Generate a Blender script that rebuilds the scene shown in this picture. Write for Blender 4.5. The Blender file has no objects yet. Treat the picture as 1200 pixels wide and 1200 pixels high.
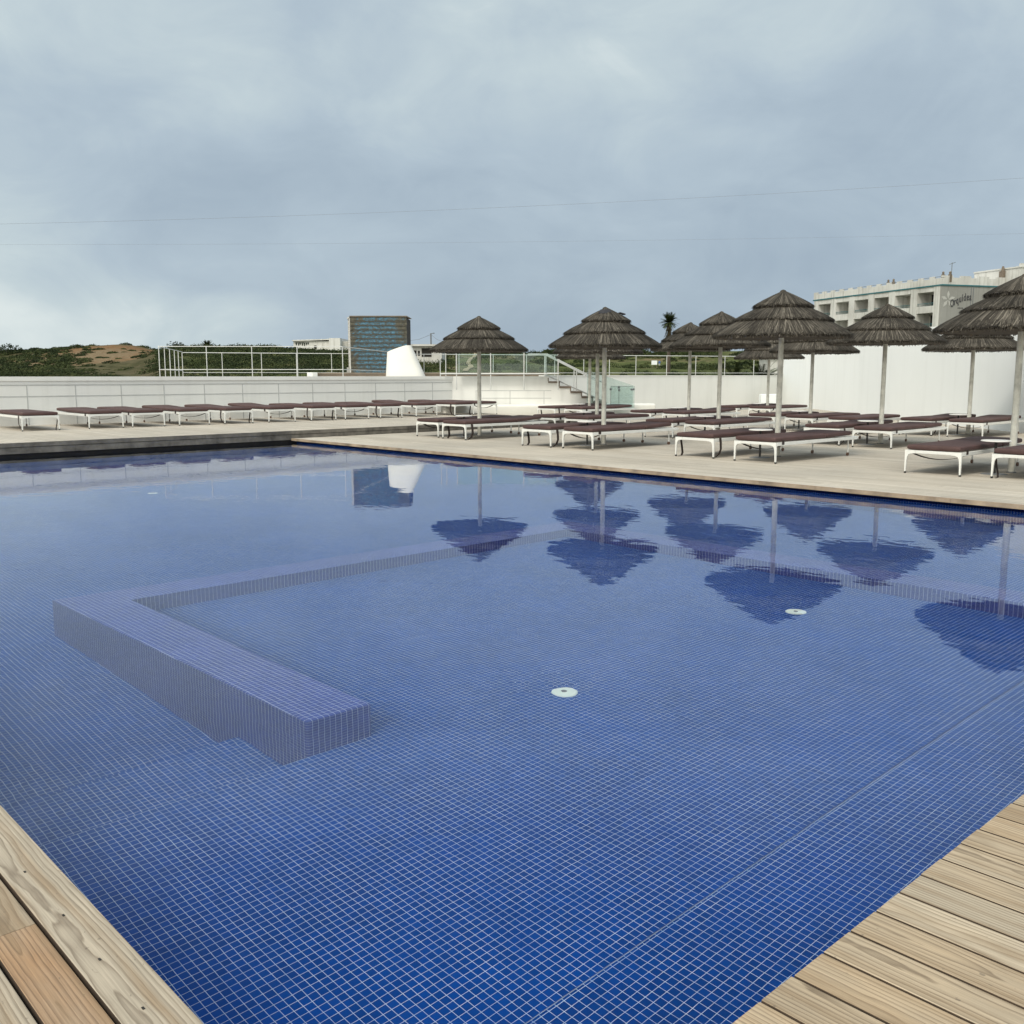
import bpy, bmesh, math, random
import numpy as np
from mathutils import Vector, Matrix

S = bpy.context.scene
COL = S.collection
rnd = random.Random(7)
NR = np.random.default_rng(7)
PI = math.pi
R = math.radians

# ------------------------------------------------------------------ camera
HEAD = R(46.9)                       # heading measured from +X
CAMZ = 1.5
cd = bpy.data.cameras.new('camera')
cam = bpy.data.objects.new('camera', cd)
COL.objects.link(cam)
cam.location = (0, 0, CAMZ)
cam.rotation_euler = (R(90 - 8.06), 0, HEAD - R(90))
cd.sensor_width = 36.0
cd.lens = 36.0 * 1130 / 1200
cd.clip_start = 0.05
cd.clip_end = 9000
S.camera = cam
S.render.resolution_x = 1024
S.render.resolution_y = 1024

# ------------------------------------------------------------------ sky, sun, exposure
SUN_EL, SUN_AZ = 52.0, 196.0         # azimuth of the sun direction measured from +X (degrees)
w = bpy.data.worlds.new('World')
S.world = w
w.use_nodes = True
nt = w.node_tree
nt.nodes.clear()


class NG:
    """tiny helper to write node trees"""
    def __init__(self, tree):
        self.t = tree

    def n(self, kind, **kw):
        nd = self.t.nodes.new(kind)
        for k, v in kw.items():
            setattr(nd, k, v)
        return nd

    def set(self, sock, v):
        if hasattr(v, 'is_output') or isinstance(v, bpy.types.NodeSocket):
            self.t.links.new(v, sock)
        else:
            sock.default_value = v

    def math(self, op, a, b=None, c=None, clamp=False):
        nd = self.n('ShaderNodeMath', operation=op, use_clamp=clamp)
        self.set(nd.inputs[0], a)
        if b is not None: self.set(nd.inputs[1], b)
        if c is not None: self.set(nd.inputs[2], c)
        return nd.outputs[0]

    def vmath(self, op, a, b=None):
        nd = self.n('ShaderNodeVectorMath', operation=op)
        self.set(nd.inputs[0], a)
        if b is not None: self.set(nd.inputs[1], b)
        return nd.outputs[1] if op in ('DOT_PRODUCT', 'LENGTH') else nd.outputs[0]

    def mix(self, f, a, b, blend='MIX'):
        nd = self.n('ShaderNodeMix', data_type='RGBA', blend_type=blend)
        self.set(nd.inputs[0], f)
        self.set(nd.inputs[6], a)
        self.set(nd.inputs[7], b)
        return nd.outputs[2]

    def mr(self, v, a, b, c=0.0, d=1.0, interp='LINEAR'):
        nd = self.n('ShaderNodeMapRange', interpolation_type=interp)
        self.set(nd.inputs[0], v)
        for i, x in enumerate((a, b, c, d)):
            self.set(nd.inputs[1 + i], x)
        return nd.outputs[0]

    def noise(self, vec, scale=5.0, detail=3.0, rough=0.5, dist=0.0, dim='3D'):
        nd = self.n('ShaderNodeTexNoise', noise_dimensions=dim)
        if vec is not None: self.set(nd.inputs['Vector'], vec)
        nd.inputs['Scale'].default_value = scale
        nd.inputs['Detail'].default_value = detail
        nd.inputs['Roughness'].default_value = rough
        nd.inputs['Distortion'].default_value = dist
        return nd.outputs[0]

    def sep(self, v):
        nd = self.n('ShaderNodeSeparateXYZ')
        self.set(nd.inputs[0], v)
        return nd.outputs

    def comb(self, x, y, z):
        nd = self.n('ShaderNodeCombineXYZ')
        for i, a in enumerate((x, y, z)):
            self.set(nd.inputs[i], a)
        return nd.outputs[0]

    def mapping(self, v, loc=(0, 0, 0), rot=(0, 0, 0), scale=(1, 1, 1)):
        nd = self.n('ShaderNodeMapping')
        self.set(nd.inputs[0], v)
        nd.inputs[1].default_value = loc
        nd.inputs[2].default_value = rot
        nd.inputs[3].default_value = scale
        return nd.outputs[0]

    def ramp(self, f, stops):
        nd = self.n('ShaderNodeValToRGB')
        self.set(nd.inputs[0], f)
        el = nd.color_ramp.elements
        while len(el) < len(stops): el.new(0.5)
        for e, (p, c) in zip(el, stops):
            e.position = p
            e.color = (*c, 1)
        return nd.outputs[0]


g = NG(nt)
tc = g.n('ShaderNodeTexCoord')
d = tc.outputs['Generated']
sx, sy, sz = g.sep(d)
sky = g.n('ShaderNodeTexSky', sky_type='NISHITA')
sky.sun_disc = False
sky.sun_elevation = R(SUN_EL)
sky.sun_rotation = R(90 - SUN_AZ)
sky.dust_density = 3.0
zz = g.math('ADD', g.math('MAXIMUM', sz, 0.0), 0.16)
cp = g.comb(g.math('DIVIDE', sx, zz), g.math('DIVIDE', sy, zz), 0.0)
cp = g.mapping(cp, rot=(0, 0, -HEAD))           # x now runs away from the terrace
cpl = g.mapping(cp, loc=(3.3, 0.4, 0), rot=(0, 0, R(28)), scale=(0.9, 0.38, 1))
n1 = g.noise(g.mapping(d, loc=(2.3, 0.7, 1.9), rot=(R(8), R(14), R(20)), scale=(1.0, 1.0, 2.3)), 2.6, 5.0, 0.55, 0.5)
n2 = g.noise(g.mapping(cp, loc=(8.1, 2.0, 1.7), rot=(0, 0, R(20)), scale=(0.7, 0.5, 1)), 0.62, 3.0, 0.5, 0.2)
left = g.vmath('DOT_PRODUCT', d, (-math.sin(HEAD), math.cos(HEAD), 0.0))   # +1 to the left of the view
low = g.mr(sz, 0.0, 0.20, 1.0, 0.0, 'SMOOTHSTEP')
lf = g.mr(left, 0.05, 0.55, 0.0, 1.0, 'SMOOTHSTEP')
f = g.math('MULTIPLY_ADD', n1, 0.85, -0.17)
f = g.math('ADD', f, g.math('MULTIPLY_ADD', n2, 0.9, -0.45))
n3 = g.noise(g.mapping(d, loc=(5.1, 3.0, 0.3), rot=(R(-10), R(20), 0), scale=(1.0, 1.0, 1.7)), 7.5, 5.0, 0.58, 0.6)
f = g.math('ADD', f, g.math('MULTIPLY_ADD', n3, 0.72, -0.32))
f = g.math('ADD', f, g.math('MULTIPLY', lf, 0.22))
f = g.math('ADD', f, g.math('MULTIPLY', g.math('MULTIPLY', lf, low), 0.42))
f = g.math('ADD', f, g.mr(sz, 0.17, 0.36, 0.0, 0.22, 'SMOOTHSTEP'), clamp=True)
cloud = g.ramp(f, [(0.0, (0.350, 0.440, 0.545)), (0.45, (0.465, 0.565, 0.660)),
                   (0.75, (0.580, 0.680, 0.735)), (1.0, (0.75, 0.83, 0.85))])
# an overcast sky is brighter towards the zenith
zen = g.mr(sz, 0.52, 1.0, 1.0, 2.1, 'SMOOTHSTEP')
# added fill for the walls: unseen sky behind the camera brightened and warmed
back = g.vmath('DOT_PRODUCT', d, (-math.cos(HEAD - 0.35), -math.sin(HEAD - 0.35), 0.15))
fw_ = g.vmath('DOT_PRODUCT', d, (math.cos(HEAD), math.sin(HEAD), 0.0))
# added for the water reflections: unseen sky high ahead dimmed, belt below brightened
zen = g.math('MULTIPLY', zen, g.mr(g.math('MULTIPLY', g.mr(sz, 0.40, 0.56, 0.0, 1.0, 'SMOOTHSTEP'), g.mr(fw_, 0.0, 0.45, 0.0, 1.0, 'SMOOTHSTEP')), 0.0, 1.0, 1.0, 0.30))
belt = g.math('MULTIPLY', g.mr(sz, 0.345, 0.37, 0.0, 1.0, 'SMOOTHSTEP'), g.mr(sz, 0.39, 0.47, 1.0, 0.0, 'SMOOTHSTEP'))
zen = g.math('MULTIPLY', zen, g.math('MULTIPLY_ADD', g.math('MULTIPLY', belt, g.mr(fw_, 0.0, 0.45, 0.0, 1.0)), 0.25, 1.0))
bk = g.mr(back, -0.05, 0.85, 0.0, 1.0, 'SMOOTHSTEP')
zen = g.math('MULTIPLY', zen, g.math('MULTIPLY_ADD', bk, 1.65, 1.0))
cloud = g.vmath('MULTIPLY', cloud, g.comb(g.math('MULTIPLY', zen, g.math('MULTIPLY_ADD', bk, 0.30, 1.0)), g.math('MULTIPLY', zen, g.math('MULTIPLY_ADD', bk, 0.06, 1.0)), g.math('MULTIPLY', zen, g.math('MULTIPLY_ADD', bk, -0.16, 0.98))))
skyc = g.mix(1.0, sky.outputs[0], (0.08, 0.08, 0.08, 1), 'MULTIPLY')
bg = g.n('ShaderNodeBackground')
g.set(bg.inputs[0], g.mix(0.93, skyc, cloud))
bg.inputs[1].default_value = 1.0
out = g.n('ShaderNodeOutputWorld')
nt.links.new(bg.outputs[0], out.inputs[0])

sd = bpy.data.lights.new('sun', 'SUN')
sd.energy = 1.9
sd.angle = R(14)
sd.color = (1.0, 0.93, 0.82)
so = bpy.data.objects.new('sun', sd)
COL.objects.link(so)
sdir = Vector((math.cos(R(SUN_EL)) * math.cos(R(SUN_AZ)), math.cos(R(SUN_EL)) * math.sin(R(SUN_AZ)), math.sin(R(SUN_EL))))
so.rotation_euler = sdir.to_track_quat('Z', 'Y').to_euler()
so.location = (0, 0, 60)

S.view_settings.view_transform = 'Standard'
S.view_settings.look = 'None'
S.view_settings.exposure = 0.0
S.view_settings.gamma = 1.0
S.render.engine = 'CYCLES'
S.cycles.max_bounces = 10
S.cycles.transmission_bounces = 8
S.cycles.glossy_bounces = 4
S.cycles.caustics_refractive = True
S.cycles.use_denoising = True

# ------------------------------------------------------------------ placing helpers
CH, SH = math.cos(HEAD), math.sin(HEAD)


def pt(px, dist, z=0.0):
    """ground position at forward distance dist, along the bearing of photo column px"""
    lat = (px - 600) / 1141.3 * dist
    return Vector((dist * CH + lat * SH, dist * SH - lat * CH, z))


def zof(py, dist):
    """approximate height of something seen at photo row py at forward distance dist"""
    t = R(8.06)
    v = (600 - py) / 1130.0
    return CAMZ + dist * (v * math.cos(t) - math.sin(t)) / (math.cos(t) + v * math.sin(t))


# ------------------------------------------------------------------ mesh builder
class MB:
    def __init__(self):
        self.v = []
        self.f = []

    def add(self, vs, fs):
        o = len(self.v)
        self.v.extend([tuple(p) for p in vs])
        self.f.extend([tuple(i + o for i in q) for q in fs])
        return self

    def box(self, x0, x1, y0, y1, z0, z1, M=None):
        vs = [Vector(p) for p in ((x0, y0, z0), (x1, y0, z0), (x1, y1, z0), (x0, y1, z0),
                                  (x0, y0, z1), (x1, y0, z1), (x1, y1, z1), (x0, y1, z1))]
        if M is not None: vs = [M @ p for p in vs]
        return self.add(vs, [(3, 2, 1, 0), (4, 5, 6, 7), (0, 1, 5, 4), (1, 2, 6, 5), (2, 3, 7, 6), (3, 0, 4, 7)])

    def prism(self, poly, z0, z1):
        n = len(poly)
        vs = [(p[0], p[1], z0) for p in poly] + [(p[0], p[1], z1) for p in poly]
        fs = [tuple(range(n - 1, -1, -1)), tuple(range(n, 2 * n))]
        fs += [(i, (i + 1) % n, (i + 1) % n + n, i + n) for i in range(n)]
        return self.add(vs, fs)

    def slab(self, a, b, thick, z0, z1, side=1):
        """upright slab from a to b; thickness to the left (side=1) of the direction"""
        a, b = Vector(a[:2]), Vector(b[:2])
        t = (b - a).normalized()
        nn = Vector((-t.y, t.x)) * thick * side
        p = [a, b, b + nn, a + nn]
        if side < 0: p.reverse()
        return self.prism(p, z0, z1)

    def tube(self, pts, r, n=8, cap=True):
        pts = [Vector(p) for p in pts]
        rs = r if isinstance(r, (list, tuple)) else [r] * len(pts)
        vs = []
        for i, p in enumerate(pts):
            t = (pts[min(i + 1, len(pts) - 1)] - pts[max(i - 1, 0)]).normalized()
            up = Vector((0, 0, 1)) if abs(t.z) < 0.9 else Vector((1, 0, 0))
            a = t.cross(up).normalized()
            b = t.cross(a)
            for k in range(n):
                an = 2 * PI * k / n
                vs.append(p + (a * math.cos(an) + b * math.sin(an)) * rs[i])
        fs = []
        for i in range(len(pts) - 1):
            for k in range(n):
                k2 = (k + 1) % n
                fs.append((i * n + k, i * n + k2, (i + 1) * n + k2, (i + 1) * n + k))
        if cap:
            fs.append(tuple(range(n - 1, -1, -1)))
            fs.append(tuple((len(pts) - 1) * n + k for k in range(n)))
        return self.add(vs, fs)

    def lathe(self, prof, n=24, c=(0, 0), a0=0.0):
        vs = []
        for r, z in prof:
            for k in range(n):
                an = a0 + 2 * PI * k / n
                vs.append((c[0] + r * math.cos(an), c[1] + r * math.sin(an), z))
        fs = []
        for i in range(len(prof) - 1):
            for k in range(n):
                k2 = (k + 1) % n
                fs.append((i * n + k, i * n + k2, (i + 1) * n + k2, (i + 1) * n + k))
        fs.append(tuple(range(n - 1, -1, -1)))
        fs.append(tuple((len(prof) - 1) * n + k for k in range(n)))
        return self.add(vs, fs)

    def rbox(self, x0, x1, y0, y1, z0, z1, r=0.02, seg=3, M=None):
        bm = bmesh.new()
        bmesh.ops.create_cube(bm, size=1.0)
        for v in bm.verts:
            v.co = Vector(((x0 + x1) / 2 + v.co.x * (x1 - x0), (y0 + y1) / 2 + v.co.y * (y1 - y0), (z0 + z1) / 2 + v.co.z * (z1 - z0)))
        bmesh.ops.bevel(bm, geom=list(bm.edges) + list(bm.verts), offset=r, segments=seg, profile=0.5, affect='EDGES')
        bm.verts.index_update()
        vs = [v.co.copy() if M is None else M @ v.co for v in bm.verts]
        fs = [tuple(v.index for v in q.verts) for q in bm.faces]
        bm.free()
        return self.add(vs, fs)

    def build(self, name, mat, parent=None, smooth=False):
        me = bpy.data.meshes.new(name)
        me.from_pydata(self.v, [], self.f)
        me.update()
        if smooth:
            me.polygons.foreach_set('use_smooth', [True] * len(me.polygons))
            try:
                me.set_sharp_from_angle(angle=R(40))
            except Exception:
                pass
        if mat is not None: me.materials.append(mat)
        o = bpy.data.objects.new(name, me)
        COL.objects.link(o)
        if parent is not None: o.parent = parent
        return o


def fix_normals(o):
    bm = bmesh.new()
    bm.from_mesh(o.data)
    bmesh.ops.recalc_face_normals(bm, faces=bm.faces)
    bm.to_mesh(o.data)
    bm.free()


def tag(o, label, cat, group=None):
    o['label'] = label
    o['category'] = cat
    if group: o['group'] = group
    return o


def struct(o):
    o['kind'] = 'structure'
    return o


def stuff(o):
    o['kind'] = 'stuff'
    return o


def thing(name, loc, label, cat, group=None, rz=0.0):
    o = bpy.data.objects.new(name, None)
    o.empty_display_size = 0.2
    COL.objects.link(o)
    o.location = loc
    o.rotation_euler = (0, 0, rz)
    return tag(o, label, cat, group)


def dup(root, loc, rz, label, skip=()):
    r = root.copy()
    COL.objects.link(r)
    r.location = loc
    r.rotation_euler = (0, 0, rz)
    r['label'] = label
    for ch in list(root.children):
        if ch.name.split('.')[0] in skip: continue
        c = ch.copy()
        COL.objects.link(c)
        c.parent = r
        for gc in list(ch.children):
            q = gc.copy()
            COL.objects.link(q)
            q.parent = c
    return r


# ------------------------------------------------------------------ materials
def newmat(name):
    m = bpy.data.materials.new(name)
    m.use_nodes = True
    m.node_tree.nodes.clear()
    gg = NG(m.node_tree)
    o = gg.n('ShaderNodeOutputMaterial')
    b = gg.n('ShaderNodeBsdfPrincipled')
    m.node_tree.links.new(b.outputs[0], o.inputs[0])
    b.inputs['Roughness'].default_value = 0.6
    return m, gg, b, o


def bump(gg, b, h, strength=0.3, dist=0.01):
    nd = gg.n('ShaderNodeBump')
    nd.inputs['Strength'].default_value = strength
    nd.inputs['Distance'].default_value = dist
    gg.set(nd.inputs['Height'], h)
    gg.set(b.inputs['Normal'], nd.outputs[0])
    return nd


def rgb(*c):
    return (*c, 1)


def simple(name, c, rough=0.6, var=0.12, scale=6.0, metal=0.0, bs=0.0):
    m, gg, b, o = newmat(name)
    tcx = gg.n('ShaderNodeTexCoord').outputs['Object']
    n = gg.noise(tcx, scale, 5.0, 0.6)
    k = gg.mr(n, 0.3, 0.7, 1 - var, 1 + var)
    col = gg.vmath('MULTIPLY', c, gg.comb(k, k, k))
    gg.set(b.inputs['Base Color'], col)
    b.inputs['Roughness'].default_value = rough
    b.inputs['Metallic'].default_value = metal
    if bs: bump(gg, b, gg.noise(tcx, scale * 6, 4.0, 0.6), bs, 0.004)
    return m


def tile_mat(name='blue_mosaic', basec=(0.0002, 0.057, 0.295), g0=(0.42, 0.54, 0.70), g1=(0.70, 0.80, 0.88)):
    m, gg, b, o = newmat(name)
    geo = gg.n('ShaderNodeNewGeometry')
    P = 0.0338
    pos = gg.vmath('SCALE', geo.outputs['Position'])
    pos.node.inputs['Scale'].default_value = 1.0 / P
    pos = gg.vmath('ADD', pos, (0.013, 0.021, 0.5))
    x, y, z = gg.sep(pos)
    nx, ny, nz = gg.sep(geo.outputs['True Normal'])
    ln = None
    for c, nn in ((x, nx), (y, ny), (z, nz)):
        fr = gg.math('FRACT', c)
        e = gg.math('MINIMUM', fr, gg.math('SUBTRACT', 1.0, fr))
        gl = gg.mr(e, 0.022, 0.037, 1.0, 0.0)
        gl = gg.math('MULTIPLY', gl, gg.math('LESS_THAN', gg.math('ABSOLUTE', nn), 0.75))
        ln = gl if ln is None else gg.math('MAXIMUM', ln, gl)
    cell = gg.n('ShaderNodeTexWhiteNoise', noise_dimensions='3D')
    gg.set(cell.inputs[0], gg.vmath('FLOOR', gg.vmath('ADD', pos, (0, 0, 0.01))))
    big = gg.noise(geo.outputs['Position'], 1.1, 3.0, 0.55)
    k = gg.math('ADD', gg.mr(cell.outputs[0], 0, 1, 0.88, 1.12), gg.mr(big, 0.3, 0.7, -0.12, 0.12))
    base = gg.vmath('MULTIPLY', basec, gg.comb(k, k, k))
    grout = gg.mix(gg.mr(gg.noise(geo.outputs['Position'], 9.0, 4.0, 0.6), 0.35, 0.7), rgb(*g0), rgb(*g1))
    gg.set(b.inputs['Base Color'], gg.mix(ln, base, grout))
    b.inputs['Roughness'].default_value = 0.5
    b.inputs['Specular IOR Level'].default_value = 0.06
    return m


def water_mat():
    m = bpy.data.materials.new('water')
    m.use_nodes = True
    m.node_tree.nodes.clear()
    gg = NG(m.node_tree)
    o = gg.n('ShaderNodeOutputMaterial')
    gl = gg.n('ShaderNodeBsdfGlass')
    gl.inputs['Roughness'].default_value = 0.0
    gl.inputs['IOR'].default_value = 1.333
    gl.inputs['Color'].default_value = (0.97, 0.99, 1.0, 1)
    geo = gg.n('ShaderNodeNewGeometry').outputs['Position']
    a = gg.noise(gg.mapping(geo, rot=(0, 0, R(40)), scale=(1, 1.25, 1)), 1.6, 3.0, 0.5, 0.4)
    c = gg.noise(gg.mapping(geo, rot=(0, 0, -HEAD), scale=(1.5, 0.75, 1)), 4.6, 1.0, 0.45, 0.3)
    amp = gg.mr(gg.noise(geo, 0.28, 2.0, 0.5), 0.38, 0.62, 0.5, 1.25)
    h = gg.math('ADD', gg.math('MULTIPLY', a, 0.0040), gg.math('MULTIPLY', c, 0.0030))
    # rings above the floor inlets
    for (cx, cy) in JETS_SURF:
        dv = gg.vmath('LENGTH', gg.vmath('MULTIPLY', gg.vmath('SUBTRACT', geo, (cx, cy, 0)), (1, 1, 0)))
        fall = gg.mr(dv, 0.02, 0.55, 1.0, 0.0, 'SMOOTHSTEP')
        rip = gg.noise(geo, 11.0, 1.0, 0.5, 0.5)
        h = gg.math('ADD', h, gg.math('MULTIPLY', gg.math('MULTIPLY', rip, fall), 0.0024))
    h = gg.math('MULTIPLY', h, amp)
    bp = gg.n('ShaderNodeBump')
    bp.inputs['Strength'].default_value = 0.30
    bp.inputs['Distance'].default_value = 1.0
    gg.set(bp.inputs['Height'], h)
    gg.set(gl.inputs['Normal'], bp.outputs[0])
    m.node_tree.links.new(gl.outputs[0], o.inputs[0])
    return m


def wood_nodes(gg, b, pos, boardid, along, across, pale, dark, grainc, contrast=1.0, rough=0.7):
    """weathered pine: flat-sawn growth rings cut by the board, offset per board"""
    rv = gg.n('ShaderNodeTexWhiteNoise', noise_dimensions='1D')
    gg.set(rv.inputs['W'], boardid)
    r1, r2, r3 = gg.sep(rv.outputs['Color'])
    ax = gg.math('ADD', across, gg.mr(r1, 0, 1, -0.09, 0.09))
    al = gg.math('MULTIPLY_ADD', r2, 37.0, along)
    dist = gg.noise(gg.comb(gg.math('MULTIPLY', ax, 5.0), gg.math('MULTIPLY', al, 1.1), gg.math('MULTIPLY', r3, 50)), 1.0, 3.0, 0.55)
    hgt = gg.math('ADD', gg.math('MULTIPLY', gg.math('SUBTRACT', dist, 0.5), 0.085), gg.mr(r3, 0, 1, 0.012, 0.07))
    ring = gg.math('SQRT', gg.math('ADD', gg.math('MULTIPLY', ax, ax), gg.math('MULTIPLY', hgt, hgt)))
    saw = gg.math('FRACT', gg.math('MULTIPLY_ADD', ring, 78.0, gg.math('MULTIPLY', gg.noise(gg.comb(gg.math('MULTIPLY', ax, 40.0), gg.math('MULTIPLY', al, 6.0), r1), 1.0, 3.0, 0.6), 0.55)))
    line = gg.math('POWER', saw, 3.2)
    line = gg.math('MULTIPLY', line, gg.mr(saw, 0.90, 1.0, 1.0, 0.0))
    fib = gg.noise(gg.comb(gg.math('MULTIPLY', across, 240.0), gg.math('MULTIPLY', along, 5.0), r1), 1.0, 4.0, 0.6)
    blot = gg.noise(gg.comb(gg.math('MULTIPLY', across, 6.0), gg.math('MULTIPLY', along, 2.2), r2), 1.0, 4.0, 0.6)
    tone = gg.n('ShaderNodeAttribute', attribute_name='tone').outputs['Fac']
    base = gg.ramp(tone, [(0.0, pale), (0.5, grainc), (1.0, dark)])
    grainc = gg.mix(0.88, base, rgb(0.075, 0.045, 0.022))
    base = gg.mix(gg.mr(blot, 0.35, 0.70, 0.0, 0.5), base, rgb(0.33, 0.285, 0.22))
    c = gg.mix(gg.math('MULTIPLY', line, gg.mr(blot, 0.3, 0.7, 1.0, 0.75)), base, grainc)
    band = gg.math('SINE', gg.math('MULTIPLY_ADD', ring, 92.0, gg.math('MULTIPLY', blot, 3.0)))
    c = gg.mix(gg.math('MULTIPLY', gg.mr(band, 0.0, 1.0, 0.0, 0.62), gg.mr(blot, 0.35, 0.65, 0.25, 1.0)), c, rgb(0.235, 0.155, 0.082))
    k = gg.mr(fib, 0.25, 0.75, 0.74, 1.20)
    c = gg.vmath('MULTIPLY', c, gg.comb(k, k, k))
    bv = gg.mr(r1, 0.0, 1.0, 0.82, 1.10)
    c = gg.vmath('MULTIPLY', c, gg.comb(bv, bv, bv))
    # small dark specks
    sp = gg.noise(gg.comb(gg.math('MULTIPLY', across, 60.0), gg.math('MULTIPLY', along, 38.0), r3), 1.0, 2.0, 0.5)
    c = gg.mix(gg.mr(sp, 0.70, 0.78, 0.0, 0.6), c, rgb(0.10, 0.08, 0.06))
    gg.set(b.inputs['Base Color'], c)
    b.inputs['Roughness'].default_value = rough
    bump(gg, b, gg.math('ADD', gg.math('MULTIPLY', line, -0.6), fib), 0.35, 0.0012)


def near_wood(name, pale, dark, grain):
    m, gg, b, o = newmat(name)
    geo = gg.n('ShaderNodeNewGeometry')
    x, y, z = gg.sep(geo.outputs['Position'])
    rpi = geo.outputs['Random Per Island']
    at = gg.n('ShaderNodeAttribute', attribute_name='cx')
    across = gg.math('SUBTRACT', x, at.outputs['Fac'])
    wood_nodes(gg, b, geo.outputs['Position'], gg.math('MULTIPLY', rpi, 91.7), y, across, pale, dark, grain)
    return m


def far_deck_mat(name, pitch, pale, dark):
    """boards running along Y; gaps and board tone from position"""
    m, gg, b, o = newmat(name)
    geo = gg.n('ShaderNodeNewGeometry')
    x, y, z = gg.sep(geo.outputs['Position'])
    bx = gg.math('DIVIDE', x, pitch)
    idx = gg.math('FLOOR', bx)
    fr = gg.math('FRACT', bx)
    wn = gg.n('ShaderNodeTexWhiteNoise', noise_dimensions='1D')
    gg.set(wn.inputs['W'], idx)
    yy = gg.math('DIVIDE', gg.math('MULTIPLY_ADD', wn.outputs[0], 3.0, y), 3.0)
    seg = gg.math('FLOOR', yy)
    sf = gg.math('FRACT', yy)
    bid = gg.math('MULTIPLY_ADD', seg, 7.31, idx)
    wv = gg.n('ShaderNodeTexWhiteNoise', noise_dimensions='1D')
    gg.set(wv.inputs['W'], bid)
    c = gg.mix(wv.outputs[0], pale, dark)
    fib = gg.noise(gg.comb(gg.math('MULTIPLY', x, 70.0), gg.math('MULTIPLY', y, 1.6), bid), 1.0, 4.0, 0.65)
    k = gg.mr(fib, 0.25, 0.75, 0.80, 1.15)
    c = gg.vmath('MULTIPLY', c, gg.comb(k, k, k))
    wear = gg.noise(geo.outputs['Position'], 0.35, 4.0, 0.6)
    c = gg.mix(gg.mr(wear, 0.40, 0.66, 0.0, 0.45), c, rgb(0.27, 0.25, 0.215))
    gap = gg.math('MAXIMUM', gg.mr(fr, 0.932, 0.942, 0.0, 1.0), gg.mr(sf, 0.9985, 0.9992, 0.0, 1.0))
    c = gg.mix(gap, c, rgb(0.045, 0.04, 0.035))
    gg.set(b.inputs['Base Color'], c)
    b.inputs['Roughness'].default_value = 0.75
    bump(gg, b, gg.math('SUBTRACT', gg.math('MULTIPLY', fib, 0.2), gap), 0.4, 0.004)
    return m


def plaster(name, c, stain=0.10, scale=0.5, streak=True):
    m, gg, b, o = newmat(name)
    p = gg.n('ShaderNodeNewGeometry').outputs['Position']
    n = gg.noise(p, scale, 6.0, 0.6)
    n2 = gg.noise(gg.mapping(p, scale=(2.2, 2.2, 0.12)), 1.0, 5.0, 0.65)
    f = gg.math('MULTIPLY', gg.mr(n, 0.42, 0.72, 0.0, 1.0), stain)
    if streak:
        f = gg.math('ADD', f, gg.math('MULTIPLY', gg.mr(n2, 0.5, 0.75, 0.0, 1.0), stain * 1.2))
    col = gg.mix(f, rgb(*c), rgb(c[0] * 0.42, c[1] * 0.41, c[2] * 0.38))
    gg.set(b.inputs['Base Color'], col)
    b.inputs['Roughness'].default_value = 0.85
    bump(gg, b, gg.noise(p, 40.0, 4.0, 0.6), 0.25, 0.004)
    return m


def island_mat(name, stops, rough=0.85, scale=0.0, trans=0.0):
    m, gg, b, o = newmat(name)
    geo = gg.n('ShaderNodeNewGeometry')
    c = gg.ramp(geo.outputs['Random Per Island'], stops)
    if scale:
        n = gg.noise(geo.outputs['Position'], scale, 3.0, 0.6)
        k = gg.mr(n, 0.3, 0.7, 0.6, 1.4)
        c = gg.vmath('MULTIPLY', c, gg.comb(k, k, k))
    gg.set(b.inputs['Base Color'], c)
    b.inputs['Roughness'].default_value = rough
    b.inputs['Specular IOR Level'].default_value = 0.25
    return m


def glass_mat(name, tint, rough=0.0):
    m = bpy.data.materials.new(name)
    m.use_nodes = True
    m.node_tree.nodes.clear()
    gg = NG(m.node_tree)
    o = gg.n('ShaderNodeOutputMaterial')
    t = gg.n('ShaderNodeBsdfTransparent')
    t.inputs[0].default_value = tint
    gs = gg.n('ShaderNodeBsdfGlossy')
    gs.inputs['Roughness'].default_value = 0.02
    df = gg.n('ShaderNodeBsdfDiffuse')
    df.inputs[0].default_value = (0.62, 0.75, 0.72, 1)
    fr = gg.n('ShaderNodeFresnel')
    fr.inputs[0].default_value = 1.45
    mx0 = gg.n('ShaderNodeMixShader')
    mx0.inputs[0].default_value = rough
    m.node_tree.links.new(t.outputs[0], mx0.inputs[1])
    m.node_tree.links.new(df.outputs[0], mx0.inputs[2])
    mx = gg.n('ShaderNodeMixShader')
    m.node_tree.links.new(fr.outputs[0], mx.inputs[0])
    m.node_tree.links.new(mx0.outputs[0], mx.inputs[1])
    m.node_tree.links.new(gs.outputs[0], mx.inputs[2])
    m.node_tree.links.new(mx.outputs[0], o.inputs[0])
    return m


WZ = -0.10                                   # water level
JETS = [(3.98, 3.80, -0.85), (6.50, 3.77, -0.85), (9.05, 4.10, -1.40), (5.93, 14.3, -1.40)]
JETS_SURF = [(3.50, 3.45), (5.95, 3.55)]

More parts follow.
